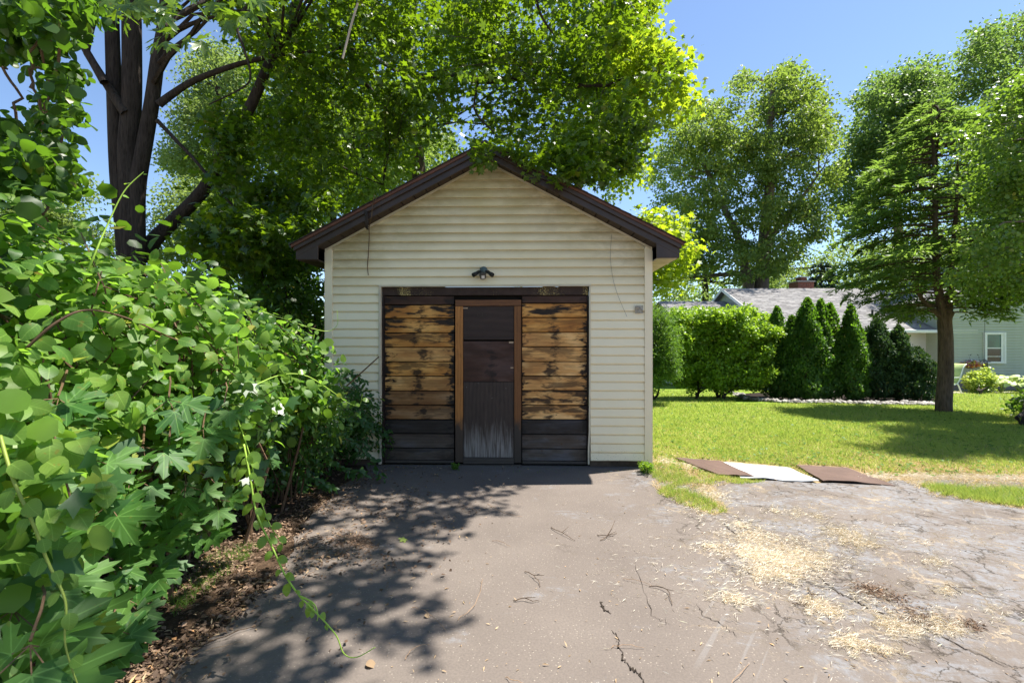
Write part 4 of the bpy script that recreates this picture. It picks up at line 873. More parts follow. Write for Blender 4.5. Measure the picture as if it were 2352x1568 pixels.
crown('crown', t2, clm, 14000, .085, MAPLE_LO, M['maple'], twig=.22, kind='stuff'); crown('crown', t2, cld, 16000, .10, MAPLE_LO, M['maple'], twig=.3, kind='stuff')
cl_ = fill([(560,60),(740,40),(800,400),(740,520),(640,610),(480,610),(430,550),(500,420),(560,300)], 95, 8.2, 11.5, .42, .7)
crown('crown', t2, cl_, 12000, .09, MAPLE_LO, M['maple'], twig=.2, kind='stuff')
crown('crown', t2, over, 5000, .09, MAPLE_LO, M['maple'], twig=.25, kind='stuff')
# bright top at the upper right of the maple, further away
t2b = empty('yellow_green_maple', (0,0,0), label='sunlit yellow green maple crown standing against the sky right of centre', cat='tree')
cb = fill([(1380,-120),(1500,-120),(1535,40),(1520,95),(1470,140),(1400,160),(1350,60)], 30, 10.5, 12.5, .6)+fill([(1440,470),(1560,480),(1605,560),(1590,640),(1500,700),(1440,640)], 26, 9.5, 12, .5)+fill([(1330,100),(1460,120),(1480,420),(1380,470),(1300,380)], 26, 10.5, 12.5, .6)
mb = MB(); mb.tube([(.6, 12.2, -.1), (.8, 12.0, 2.5), (1.5, 11.8, 5), (2.4, 11.5, 7.5)], [.2, .16, .12, .05], 9); mb.build('trunk', M['bark_brown'], t2b, True)
mb = MB(); limbs(mb, [Vector((.8, 12, 2.5)), Vector((1.1, 11.9, 4)), Vector((1.7, 11.7, 5.5)), Vector((2.4, 11.5, 7))], cb, .03); mb.build('limbs', M['bark_brown'], t2b, kind='stuff')
crown('crown', t2b, cb, 12000, .10, MAPLE_LO, M['yellow'], twig=.25)

# 3 understory between the left tree and the garage
t3 = empty('understory_shrub', (0,0,0), label='dark leafy understory filling the gap between thicket and garage', cat='shrub')
cu = fill([(560,470),(740,440),(760,620),(760,900),(600,800),(540,640),(420,560)], 70, 7.0, 10.5, .5, .9)+[(random.uniform(-4.5, -2.4), random.uniform(7, 11), random.uniform(.2, 2.4), .6, .6, .5) for _ in range(50)]
mb = MB(); limbs(mb, [Vector((-3.4, 8.2, 0)), Vector((-2.8, 7.6, 0)), Vector((-4.2, 9.5, 0))], random.sample(cu, 40), .03); mb.build('limbs', M['bark_dark'], t3, kind='stuff')
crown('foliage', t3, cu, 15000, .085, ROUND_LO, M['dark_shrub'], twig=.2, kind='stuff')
# 4 trees far behind on the left
def far_tree(name, label, poly, Y0, Y1, n, nl, size, r, m, trunk, tm=DIAM, barkm='bark_dark', twig=.4, extra=(), rz=.75, up=.6):
    t = empty(name, (0,0,0), label=label, cat='tree'); c = fill(poly, n, Y0, Y1, r, rz)
    for pts, r0, r1 in trunk:
        mb = MB(); pp = path(pts, (Y0+Y1)/2); mb.tube(pp, lerp_list([r0, r1], len(pp)), 9, False); mb.build('trunk', M[barkm], t, True)
    st = [Vector(q) for pts, _, _ in trunk for q in (lambda L: L[:max(2, len(L)-6)])(path(pts, (Y0+Y1)/2))]
    mb = MB(); limbs(mb, st, random.sample(c, min(len(c), 70)), .07*Y0/28, rn=4, wob=.5); mb.build('limbs', M[barkm], t, kind='stuff')
    crown('crown', t, c, nl, size, tm, M[m], twig=twig, per=22, reject=False, up=up, nr=.8); return t
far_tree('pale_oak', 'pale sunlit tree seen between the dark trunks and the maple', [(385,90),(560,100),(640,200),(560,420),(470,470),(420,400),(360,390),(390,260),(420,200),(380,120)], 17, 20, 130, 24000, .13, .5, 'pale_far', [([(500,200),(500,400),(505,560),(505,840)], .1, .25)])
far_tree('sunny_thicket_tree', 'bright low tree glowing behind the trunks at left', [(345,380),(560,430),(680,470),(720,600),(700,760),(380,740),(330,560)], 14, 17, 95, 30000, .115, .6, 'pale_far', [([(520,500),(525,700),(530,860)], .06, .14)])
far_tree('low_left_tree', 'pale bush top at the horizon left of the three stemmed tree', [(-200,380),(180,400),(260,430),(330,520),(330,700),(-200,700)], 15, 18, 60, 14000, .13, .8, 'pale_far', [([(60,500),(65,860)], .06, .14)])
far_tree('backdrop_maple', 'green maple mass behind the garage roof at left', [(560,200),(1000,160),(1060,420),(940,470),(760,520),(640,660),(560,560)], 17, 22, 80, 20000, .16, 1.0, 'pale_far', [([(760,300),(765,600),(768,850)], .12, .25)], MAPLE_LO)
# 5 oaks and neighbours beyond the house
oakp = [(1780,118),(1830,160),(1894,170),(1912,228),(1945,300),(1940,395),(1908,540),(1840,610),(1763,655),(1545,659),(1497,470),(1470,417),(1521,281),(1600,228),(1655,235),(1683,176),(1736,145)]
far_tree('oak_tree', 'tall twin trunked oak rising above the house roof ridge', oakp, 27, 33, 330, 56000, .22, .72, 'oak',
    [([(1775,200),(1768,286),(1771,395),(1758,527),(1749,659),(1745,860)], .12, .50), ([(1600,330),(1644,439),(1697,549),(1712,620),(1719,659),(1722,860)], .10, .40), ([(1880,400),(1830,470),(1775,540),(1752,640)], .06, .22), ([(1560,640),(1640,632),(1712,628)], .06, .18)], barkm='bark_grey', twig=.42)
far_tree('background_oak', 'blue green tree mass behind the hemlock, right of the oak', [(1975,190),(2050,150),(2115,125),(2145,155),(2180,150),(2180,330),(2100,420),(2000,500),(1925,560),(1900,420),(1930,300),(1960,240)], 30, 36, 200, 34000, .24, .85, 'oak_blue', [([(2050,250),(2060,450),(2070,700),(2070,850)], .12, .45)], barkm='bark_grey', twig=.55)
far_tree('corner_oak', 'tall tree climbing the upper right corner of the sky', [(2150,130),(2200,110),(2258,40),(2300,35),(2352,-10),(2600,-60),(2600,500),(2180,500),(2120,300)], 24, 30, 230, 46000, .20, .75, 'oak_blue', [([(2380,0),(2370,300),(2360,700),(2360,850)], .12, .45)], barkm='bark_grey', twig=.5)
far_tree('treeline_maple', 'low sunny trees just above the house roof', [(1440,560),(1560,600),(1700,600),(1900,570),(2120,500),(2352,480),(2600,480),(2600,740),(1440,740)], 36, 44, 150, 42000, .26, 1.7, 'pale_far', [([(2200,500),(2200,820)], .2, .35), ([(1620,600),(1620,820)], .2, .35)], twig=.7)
# blue spruce behind the chimney
def conifer(name, label, cat, base, H, zlo, rad, m, barkm, nl, leaf, droop, tr, tw=26, den=24, power=.8, trunks=None, spray=.22, shoulder=9, base_r=.55):
    t = empty(name, (0,0,0), label=label, cat=cat); B = Vector(base); mbl = MB(); P = []; N = []; T = []
    for path_, ra, rb in (trunks or [([B, B+Vector((0,0,H*.5)), B+Vector((0,0,H))], tr, tr*.15)]):
        mb = MB(); pp = smooth_path(path_); mb.tube(pp, lerp_list([ra, rb], len(pp)), 12, False); mb.build('trunk', M[barkm], t, True)
    for i in range(nl):
        f = (i+random.random())/nl; z = zlo+(H-zlo)*f; a = random.uniform(0, 2*math.pi); L = rad*min(1, f*shoulder+base_r)*(1-f)**power*random.uniform(.65, 1.1)+.15
        dr = Vector((math.cos(a), math.sin(a), 0)); c = B+Vector((0, 0, z)); pts = [c+dr*L*t_+Vector((0, 0, L*(.22*t_-droop*t_*t_))) for t_ in (0, .33, .66, 1)]
        mbl.tube(pts, [.03*tr/.2, .02*tr/.2, .012*tr/.2, .004], 4, False)
        side = Vector((-dr.y, dr.x, 0))
        for j in range(max(3, int(tw*L/rad))):
            t_ = random.uniform(.3, 1.03); q = c+dr*L*t_+Vector((0, 0, L*(.22*t_-droop*t_*t_))); sd_ = random.choice((-1, 1)); sl_ = spray*L**.5*(1.15-t_)*random.uniform(.7, 1.6)+.12
            dd = (side*sd_*random.uniform(.5, 1)+dr*random.uniform(.3, 1)+Vector((0,0,random.uniform(-.35, .08)))).normalized()
            for k_ in range(den//4):
                s_ = random.random(); P.append(q+dd*sl_*s_*1.6+Vector((0, 0, -.10*s_*s_))); N.append((random.gauss(0, .35), random.gauss(0, .35), 1)); T.append(dd+Vector((random.gauss(0, .5), random.gauss(0, .5), random.gauss(-.2, .2))))
    mbl.build('limbs', M[barkm], t, kind='stuff')
    P = np.array([tuple(q) for q in P]); foliage('crown', SLIM, P, np.array(N), np.array([tuple(q) for q in T]), leaf*rng.uniform(.7, 1.3, len(P)), M[m], t); return t
conifer('blue_spruce', 'small blue spruce peeking over the roof right of the chimney', 'tree', (19.2, 30, -1.0), 7.4, 1.0, 2.3, 'spruce', 'bark_dark', 150, .30, .2, .15, 26, 24)
hb = G(2168, 946)
hx, hy, hz_ = hb
trk = [([hb+Vector((0,0,-.05)), hb+Vector((.0,0,.25)), W(2172,860,hy), W(2172,780,hy), W(2170,735,hy), W(2178,715,hy)], .165, .125), ([W(2170,745,hy), W(2160,690,hy), W(2152,640,hy), W(2149,560,hy), W(2146,420,hy), W(2140,250,hy)], .11, .02),
       ([W(2176,735,hy), W(2182,680,hy), W(2186,600,hy), W(2196,480,hy), W(2200,360,hy)], .09, .02), ([W(2165,735,hy), W(2145,712,hy), W(2120,690,hy), W(2108,664,hy), W(2106,640,hy)], .055, .035)]
hm = conifer('hemlock_tree', 'feathery hemlock with a bare lower trunk growing on the lawn', 'tree', (hx-.15, hy, 0), 7.1, 2.15, 2.75, 'hemlock', 'bark_brown', 150, .17, .30, .2, 50, 32, .70, trk, .30, 2.6, .30)

# small leaved tree at the right edge
t7 = empty('glossy_leaf_tree', (0,0,0), label='glossy small leaved tree reaching in from the right edge', cat='tree')
ch7 = fill([(2210,260),(2300,190),(2352,120),(2640,60),(2640,700),(2352,735),(2260,720),(2190,700),(2150,660),(2190,580),(2230,500),(2190,400)], 120, 7.2, 9.5, .42, .75)
mb = MB(); pt = smooth_path([(10.3, 8.6, -.05), (10.2, 8.5, 1.4), (10.0, 8.4, 3.0), (9.9, 8.4, 5.0)]); mb.tube(pt, lerp_list([.16, .06], len(pt)), 9); mb.build('trunk', M['bark_grey'], t7, True)
mb = MB(); limbs(mb, pt[3:], ch7, .035, rn=5, wob=.25); mb.build('limbs', M['bark_grey'], t7, kind='stuff')
crown('crown', t7, ch7, 34000, .062, ROUND_LO, M['holly'], twig=.16, per=16, reject=False)

n = 46000; xx = rng.uniform(-75, 75, n); yy = 52+rng.random(n)*14+.004*xx**2; top = 7+1.6*np.sin(xx*.31)+1.3*np.sin(xx*.83+1)+.8*np.sin(xx*2.1); zz = -2.2+(top+1)*rng.random(n)**.8
P = np.stack([xx, yy, zz], 1); foliage('distant_woods', DIAM, P, randn(n)+[0, -.3, .5], randn(n), rng.uniform(.4, .9, n), M['oak_blue'], None, 'stuff')
n = 9000; yy = rng.uniform(6, 52, n); xx = -22-rng.random(n)*6; P = np.stack([xx, yy, rng.random(n)*5.5-.04*np.maximum(0, yy-9)], 1); foliage('distant_woods', DIAM, P, randn(n)+[0, -.3, .5], randn(n), rng.uniform(.4, .8, n), M['dark_shrub'], None, 'stuff')

# ------------------------------------------------------------------ hedge row
def cone_shrub(label, u, vt, vb, hwpx, m, n=7500, size=.085, grp='conical evergreens in the hedge row', fat=1.0, name='arborvitae', cat='evergreen', spike=.0):
    b = G(u, vb); Y = b.y+random.uniform(-.1, .25); ztop = W(u, vt, Y).z; H = ztop-b.z; r = hwpx/F*Y*1.16
    t = empty(name, (b.x, Y, b.z), label=label, cat=cat, group=grp)
    mb = MB(); mb.tube([(0, 0, -.03), (0, 0, H*.5), (0, 0, H*.95)], [.06, .04, .01], 7)
    for k in range(5): a = random.uniform(0, 6.3); mb.tube([(0.03*math.cos(a), .03*math.sin(a), .05), (r*.3*math.cos(a), r*.3*math.sin(a), .5), (r*.6*math.cos(a), r*.6*math.sin(a), 1.0)], [.025, .018, .01], 5, False)
    mb.build('trunk', M['bark_brown'], t)
    z = rng.random(n)**.9; prof = np.minimum(1, (z*5+.55))*(1-z**(2.1*fat))**.75; a = rng.random(n)*2*math.pi; lump = 1+.26*np.sin(a*3+z*9)+.12*np.sin(a*5-z*17)+.10*np.sin(z*40+a*2)
    rr = r*prof*lump*(1-.45*rng.random(n)**2.2)
    P = np.stack([rr*np.cos(a), rr*np.sin(a), .05+z*(H-.08)], 1)+randn(n)*.02; d = np.stack([np.cos(a), np.sin(a), np.full(n, .25)], 1)
    tip = np.stack([np.cos(a)*.5, np.sin(a)*.5, np.full(n, .9-spike)], 1)+randn(n)*.35
    foliage('foliage', DIAM, P, d+randn(n)*.6, tip, size*rng.uniform(.7, 1.3, n), M[m], t); return t
cone_shrub('slim arborvitae at the left end of the row beside the bright hedge', 1783, 706, 916, 24, 'arbor')
cone_shrub('short arborvitae tucked between the first and the broadest one', 1818, 727, 918, 24, 'arbor')
cone_shrub('tallest and broadest arborvitae in the row', 1853, 686, 919, 35, 'arbor', 10000)
cone_shrub('arborvitae just right of the broadest one, with a pointed tip', 1890, 690, 919, 24, 'arbor')
cone_shrub('full arborvitae in the middle of the row', 1918, 699, 919, 28, 'arbor')
cone_shrub('narrow pointed arborvitae right of the middle one', 1950, 702, 919, 25, 'arbor')
cone_shrub('low thin evergreen closing the arborvitae clump on the right', 1979, 747, 919, 24, 'arbor')
cone_shrub('dark juniper left of the pair in front of the pale wall', 2022, 734, 919, 32, 'juniper', fat=1.3, name='juniper')
cone_shrub('dark juniper with a ragged top beside the pale wall', 2072, 750, 920, 30, 'juniper', fat=1.1, name='juniper')
cone_shrub('lowest, widest dark juniper at the right end of the row', 2108, 800, 920, 38, 'juniper', fat=1.2, name='juniper')
def box_shrub(name, label, cat, poly, Y0, Y1, n, nl, size, r, m, base, stems, tm=ROUND_LO, grp=None, twig=.13, up=.5):
    t = empty(name, (0,0,0), label=label, cat=cat, group=grp); c = fill(poly, n, Y0, Y1, r, .8); mb = MB()
    for (u, v) in stems:
        b = G(u, v)
        for k in range(4): e = random.choice(c); q5 = min(1, size*12); mb.tube([b, b+Vector((random.gauss(0, .06), 0, .15))*q5, Vector(e[:3])*.6+b*.4, Vector(e[:3])], [.045*q5**2, .034*q5**2, .02*q5**2, .006*q5], 6, False)
    mb.build('stems', M['bark_dark'], t, kind='stuff'); crown('foliage', t, c, nl, size, tm, M[m], twig=twig, per=14, reject=False, up=up, nr=.7, hang=.2); return t
box_shrub('rounded_hedge_bush', 'big bright green clipped bush with bare twisted stems at its foot', 'bush', [(1518,722),(1560,703),(1640,706),(1705,704),(1772,722),(1800,770),(1802,870),(1745,904),(1640,900),(1550,900),(1516,830)], 14.6, 16.4, 420, 60000, .08, .24, 'euonymus', None, [(1600,916),(1662,917),(1650,915)])
box_shrub('yew_bush', 'spiky yew bush hard against the garage corner post', 'bush', [(1440,700),(1520,705),(1556,740),(1566,800),(1560,860),(1520,900),(1440,900)], 12.6, 13.8, 130, 30000, .10, .22, 'yew', None, [(1500,918)], SLIM, None, .16)
box_shrub('lime_bush', 'round lime green bush under the flower basket', 'bush', [(2222,862),(2235,848),(2262,842),(2285,855),(2290,880),(2275,902),(2230,902),(2212,885)], 18.2, 19.2, 46, 9000, .075, .17, 'lime_bush', None, [(2252,906)], ROUND_LO, None, .12)
box_shrub('edge_shrub', 'sparse dark shrub at the right edge of the lawn', 'bush', [(2318,905),(2380,880),(2460,880),(2460,965),(2340,965),(2310,930)], 10.0, 11.0, 30, 1500, .085, .13, 'dark_shrub', None, [(2350,978),(2380,978)], PRIVET, None, .13)
box_shrub('corner_weed', 'small bright bushy weed at the right corner of the garage', 'weed', [(1470,1060),(1490,1056),(1502,1070),(1500,1094),(1474,1094)], 5.55, 5.75, 20, 1500, .018, .04, 'euonymus', None, [(1486,1098)], ROUND_LO, None, .03)
box_shrub('clover_weed', 'tiny clover clump at the foot of the narrow door', 'weed', [(1036,1058),(1052,1056),(1055,1074),(1036,1076)], 5.75, 5.82, 8, 160, .022, .02, 'grass_dark', None, [(1045,1080)], ROUND_LO, None, .02)
# hostas
for i, (u, v) in enumerate(((2300, 902), (2345, 904), (2395, 904))):
    b = G(u, v); t = empty('hosta', tuple(b), label=('pale hosta right beside the lime bush', 'pale hosta at the right frame edge by the house wall', 'pale hosta beyond the one by the frame edge')[i], cat='plant', group='hostas along the house wall')
    n = 42; a = rng.random(n)*2*math.pi; rr = .15+.5*rng.random(n)**.7; P = np.stack([rr*np.cos(a), rr*np.sin(a)*.7, .25+.38*(1-rr/.8)+rng.random(n)*.12], 1); d = np.stack([np.cos(a), np.sin(a), np.full(n, -.2)], 1)
    leaf_objects('leaf', ROUND, P-d*.1, randn(n)*.25+[0, -.1, 1], d+randn(n)*.2, rng.uniform(.16, .26, n), M['hosta'], t)
    mb = MB()
    for k in range(0, n, 3): mb.tube([(0, 0, 0), (P[k][0]*.5, P[k][1]*.5, P[k][2]*.8), tuple(P[k]-d[k]*.1)], .008, 4, False)
    mb.build('stalks', M['green_stem'], t, kind='stuff')
# river stones along the bed
sb = empty('stone_border', (0,0,0), label='band of grey and white river stones in front of the evergreens', cat='stone border')
ico = []
for k in range(5):
    V = []; rings = 4; seg = 7; V.append((0, 0, -.5))
    for i in range(1, rings):
        for j in range(seg): a = 2*math.pi*j/seg; p_ = math.pi*i/rings; V.append((math.sin(p_)*math.cos(a)*random.uniform(.85, 1.1), math.sin(p_)*math.sin(a)*random.uniform(.85, 1.1), -math.cos(p_)*.5))
    V.append((0, 0, .5)); T = [(0, 1+(j+1) % seg, 1+j) for j in range(seg)]
    for i in range(rings-2): T += [q_ for j in range(seg) for q_ in ((1+i*seg+j, 1+i*seg+(j+1) % seg, 1+(i+1)*seg+(j+1) % seg), (1+i*seg+j, 1+(i+1)*seg+(j+1) % seg, 1+(i+1)*seg+j))]
    T += [(len(V)-1, len(V)-1-seg+j, len(V)-1-seg+(j+1) % seg) for j in range(seg)]
    ico.append((np.array(V), np.array(T)))
stmat = MT('stones'); stmat = stmat.finish(stmat.ramp(stmat.rnd(), [(0, (.11,.10,.09)), (.5, (.23,.21,.19)), (1, (.45,.43,.40))]), .75)
stm2 = MT('stones_far'); stm2 = stm2.finish(stm2.ramp(stm2.island(), [(0, (.11,.10,.09)), (.5, (.23,.21,.19)), (1, (.45,.43,.40))]), .75)
gl = smooth_path(g1, 5); pts = []
for k in range(1000):
    f = random.random()*(len(gl)-1); i = int(f); q_ = gl[i].lerp(gl[min(i+1, len(gl)-1)], f-i); pts.append((q_.x+random.gauss(0, .05), q_.y-.12+random.uniform(-.22, .32), 0))
pts = np.array(pts); pts[:, 2] = [gz(0, y)+.03 for y in pts[:, 1]]; sz_ = rng.uniform(.035, .08, len(pts)); o_ = np.argsort(pts[:, 1]); k1 = o_[:280]; k2 = o_[280:]
q = len(k1)//5
for k in range(5): kk = k1[k*q:(k+1)*q]; leaf_objects('stone', ico[k], pts[kk], randn(len(kk))*.2+[0, 0, 1], randn(len(kk)), sz_[kk], stmat, sb)
foliage('stones', ico[0], pts[k2], randn(len(k2))*.2+[0, 0, 1], randn(len(k2)), sz_[k2], stm2, sb, 'stuff')

# ------------------------------------------------------------------ the thicket along the left edge of the driveway
PR = np.array([(-2.40, .12), (-2.20, .42), (-1.86, .80), (-1.66, 1.20), (-1.90, 1.68), (-2.45, 2.05), (-3.3, 2.25), (-4.4, 2.4)])
PT = np.linspace(0, 1, len(PR))
def hprof(Y): return np.interp(Y, [.8, 2.0, 3.0, 3.7, 4.3, 4.8, 5.3, 5.8, 6.2], [1.95, 2.2, 2.3, 2.15, 1.95, 1.65, 1.28, .95, .7])
def thick(Y, t, depth):
    h = hprof(Y)/2.25; x = np.interp(t, PT, PR[:, 0]); z = np.interp(t, PT, PR[:, 1]); dx = np.gradient(PR[:, 0], PT); dz = np.gradient(PR[:, 1], PT)
    nx = np.interp(t, PT, dz); nz = -np.interp(t, PT, dx); L = np.hypot(nx, nz); nx, nz = nx/L, nz/L
    near = np.interp(Y, [.8, 1.3, 2.1], [.42, .30, 0]); lump = .13*np.sin(Y*4.1+t*5)+.10*np.sin(Y*9.3-t*13)+.07*np.sin(Y*17+t*21)
    X = -1.5+(x+1.5)*h**.5+near*np.interp(z, [.1, .8, 2], [1, 1, .2])+nx*(lump-depth)+np.interp(Y, [4.2, 5.0, 5.9], [0, -.06, -.02])
    Z = z*h+nz*(lump-depth)
    return np.stack([X, Y, np.maximum(Z, .03)], 1), np.stack([nx, -.35*np.ones_like(nx), nz], 1)
def thicket(name, n, ylo, yhi, tlo, thi, dmax, size, tm, m, parent, big=0, btm=None, bm=None, kind='stuff', up=.55, hang=-.5, dpow=1.6, wt=1.0):
    # picked evenly over the length, more leaves where the sizes are small
    Y = ylo+(yhi-ylo)*rng.random(n)**wt; t = tlo+(thi-tlo)*rng.random(n); d = dmax*rng.random(n)**dpow
    P, N0 = thick(Y, t, d); P += randn(n)*.02; N = N0*.55+randn(n)*.62+[0, .05, up]; tip = N0*.5+randn(n)*.6+[0, 0, hang]; s = size*rng.uniform(.55, 1.2, n)
    if big:
        k = split_big(P, s*np.exp(-d*6), big); leaf_objects('leaf', btm, P[k], N[k], tip[k], s[k], bm, parent); P, N, tip, s = P[~k], N[~k], tip[~k], s[~k]
    return foliage(name, tm, P, N, tip, s, m, parent, kind, True)
vb = empty('vine_thicket', (0,0,0), label='huge tangle of round leaved vines spilling over the left driveway edge', cat='vines')
thicket('foliage', 4800, 1.05, 4.6, .36, 1.0, .30, .078, ROUND, M['round'], vb, 300, ROUND, M['round_big'])
thicket('foliage', 6500, 1.05, 4.8, .28, 1.0, .7, .085, ROUND_LO, M['round'], vb, dpow=.7)
thicket('foliage', 1000, 1.3, 4.0, .05, .4, .35, .075, ROUND_LO, M['round'], vb)
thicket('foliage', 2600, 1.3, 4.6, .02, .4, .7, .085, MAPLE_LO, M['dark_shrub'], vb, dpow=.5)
mb = MB()
for k in range(150):
    Y = random.uniform(1.2, 4.8); t0 = random.uniform(0, .5); yy = np.clip(Y+np.cumsum(rng.normal(size=7))*.12, 1.0, 5.5); tt = np.clip(t0+np.linspace(0, random.uniform(.2, .6), 7), 0, 1); P, _ = thick(yy, tt, np.interp(np.linspace(0, 1, 7), [0, 1], [.6, random.uniform(-.02, .15)]))
    mb.tube(P, lerp_list([.008, .003], 7), 4, False)
for k in range(60): a = (random.uniform(-3.2, -2.0), random.uniform(1.3, 5), .0); mb.tube([a, (a[0]+random.gauss(0, .1), a[1]+random.gauss(0, .1), .6), (a[0]+random.gauss(0, .3), a[1]+random.gauss(0, .3), 1.4)], [.015, .011, .006], 5, False)
mb.build('stems', M['stem'], vb, kind='stuff')
# dark shrub mass behind the vines
ub = empty('thicket_shrub', (0,0,0), label='dense dark shrub growing behind the round leaved vines at left', cat='shrub')
Y = rng.uniform(1.6, 6.8, 11000); P = np.stack([-2.1-rng.random(11000)**.8*3.2-np.interp(Y, [1.6, 6], [0, .1]), Y, rng.random(11000)*(hprof(Y)+.05)], 1)
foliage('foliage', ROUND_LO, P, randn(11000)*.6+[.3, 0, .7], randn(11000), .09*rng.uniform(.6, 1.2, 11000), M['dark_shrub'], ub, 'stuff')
mb = MB()
for k in range(50): a = Vector((random.uniform(-4, -2.4), random.uniform(2, 6.5), 0)); mb.tube([a, a+Vector((random.gauss(0, .2), random.gauss(0, .2), .9)), a+Vector((random.gauss(0, .4), random.gauss(0, .4), 1.7))], [.02, .014, .006], 5, False)
mb.build('stems', M['stem'], ub, kind='stuff')
# low leafy shrub by the garage corner
pb = empty('arching_shrub', (0,0,0), label='arching shrub with small pointed leaves leaning on the left garage corner', cat='shrub')
thicket('foliage', 6500, 4.0, 6.1, .0, .95, .22, .062, PRIVET, M['privet'], pb, 300, PRIVET, M['privet_big'], wt=.8)
thicket('foliage', 6500, 4.0, 6.15, .0, 1.0, .7, .06, PRIVET, M['privet'], pb, dpow=.7)
mb = MB()
for k in range(46):
    a = Vector((random.uniform(-2.6, -2.05), random.uniform(4.4, 5.9), 0)); e = Vector((-1.85+random.uniform(-.3, .12), a.y+random.gauss(-.1, .3), random.uniform(.25, 1.2)))
    pp = smooth_path([a, a.lerp(e, .5)+Vector((0, 0, .35)), e], 4); mb.tube(pp, lerp_list([.009, .002], len(pp)), 4, False)
mb.build('stems', M['stem'], pb, kind='stuff')
# arching tips with their own leaves, in front of the siding
tipP, tipN, tipT = [], [], []; mb = MB()
for (pts) in ([(760,880,5.2),(800,868,5.3),(832,900,5.35),(862,936,5.4)], [(770,950,5.2),(820,960,5.3),(850,985,5.35)], [(745,1000,5.0),(800,1010,5.1),(845,1050,5.2),(880,1095,5.25)], [(760,1060,4.9),(800,1080,5.0),(835,1085,5.05)], [(780,900,5.3),(815,905,5.35),(830,960,5.4),(838,1020,5.4)], [(700,1080,4.6),(740,1110,4.7),(765,1120,4.75)], [(770,850,5.3),(810,858,5.35),(838,875,5.4)]):
    pp = smooth_path([W(*q_) for q_ in pts], 7); mb.tube(pp, lerp_list([.005, .0015], len(pp)), 4, False)
    for i, q_ in enumerate(pp):
        for s in (-1, 1, 0): tipP.append(tuple(q_+Vector((random.gauss(0, .015), random.gauss(0, .02), random.gauss(0, .015))))); tipT.append((s*.8+random.gauss(0, .3), random.gauss(0, .5), -.5+random.gauss(0, .3))); tipN.append((random.gauss(0, .4), -.6, .6))
mb.build('stems', M['stem'], pb, kind='stuff'); foliage('foliage', PRIVET, np.array(tipP), np.array(tipN), np.array(tipT), rng.uniform(.045, .075, len(tipP)), M['privet'], pb, 'stuff', True)
# maple saplings with big leaves poking out of the thicket
sap = [('maple_sapling', 'big leaved maple sapling in the lower left corner of the thicket', (-2.0, 1.7, 0), [(30,1150,1.55,4),(95,1010,1.75,6),(130,930,1.9,5),(20,1030,1.6,4),(60,1250,1.6,3),(60,1530,1.15,5),(20,1440,1.3,4),(170,1440,1.6,6),(110,1340,1.6,5),(250,1470,1.85,7),(160,1560,1.5,5),(290,1400,2.0,5)], .140),
       ('maple_sapling', 'maple sapling whose star shaped leaves fan out in the middle of the thicket', (-2.2, 2.5, 0), [(250,1180,1.9,5),(300,1110,2.1,4),(390,930,2.3,4),(470,1000,2.4,3),(330,1040,2.2,3),(390,1040,2.3,3),(200,1070,1.95,4),(520,940,2.5,3)], .135),
       ('maple_sapling', 'shaded maple sapling low above the leaf litter at the driveway edge', (-2.2, 2.9, 0), [(350,1240,2.35,7),(400,1180,2.5,6),(470,1230,2.6,6),(430,1130,2.5,4),(330,1310,2.3,7),(300,1240,2.25,5),(250,1310,2.1,5),(500,1160,2.7,4)], .125)]
for nm, lb, base, cls, s0 in sap:
    t = empty(nm, (0,0,0), label=lb, cat='sapling'); P, N, T = [], [], []; mb = MB(); B = Vector(base)
    mb.tube([B, B+Vector((.05, 0, .5)), B+Vector((.15, -.05, 1.2))], [.014, .011, .006], 6)
    for (u, v, Y, k) in cls:
        c = W(u, v, Y); back = c+Vector((-.18, .22, .06)); mb.tube(smooth_path([B+Vector((.1, 0, .5+.4*random.random())), back+Vector((0, 0, .03)), c+Vector((-.04, .05, .03))]), .004, 4)
        for j in range(k):
            a = 2*math.pi*(j+random.random()*.6)/k; o = Vector((math.cos(a), math.sin(a)*.8, -.15+random.gauss(0, .25)))*random.uniform(.03, .09); P.append(tuple(c+o)); T.append((math.cos(a), math.sin(a), -.45)); N.append((.25+random.gauss(0, .25), -.55+random.gauss(0, .2), .8)); mb.tube([c+Vector((-.04, .05, .02)), c+o], .0018, 3, False)
    mb.build('stems', M['stem'], t, kind='stuff'); leaf_objects('leaf', MAPLE, np.array(P), np.array(N), np.array(T), s0*rng.uniform(.7, 1.15, len(P)), M['sap_big'], t)
P, N0 = thick(rng.uniform(1.2, 3.6, 420), rng.uniform(.05, .45, 420), rng.uniform(-.05, .2, 420)); t = bpy.data.objects['maple_sapling.002']
foliage('foliage', MAPLE_LO, P, N0*.6+randn(420)*.3+[0, -.3, .6], N0+randn(420)*.5+[0, 0, -.6], .10*rng.uniform(.5, 1.1, 420), M['sapling'], t, 'stuff', True)

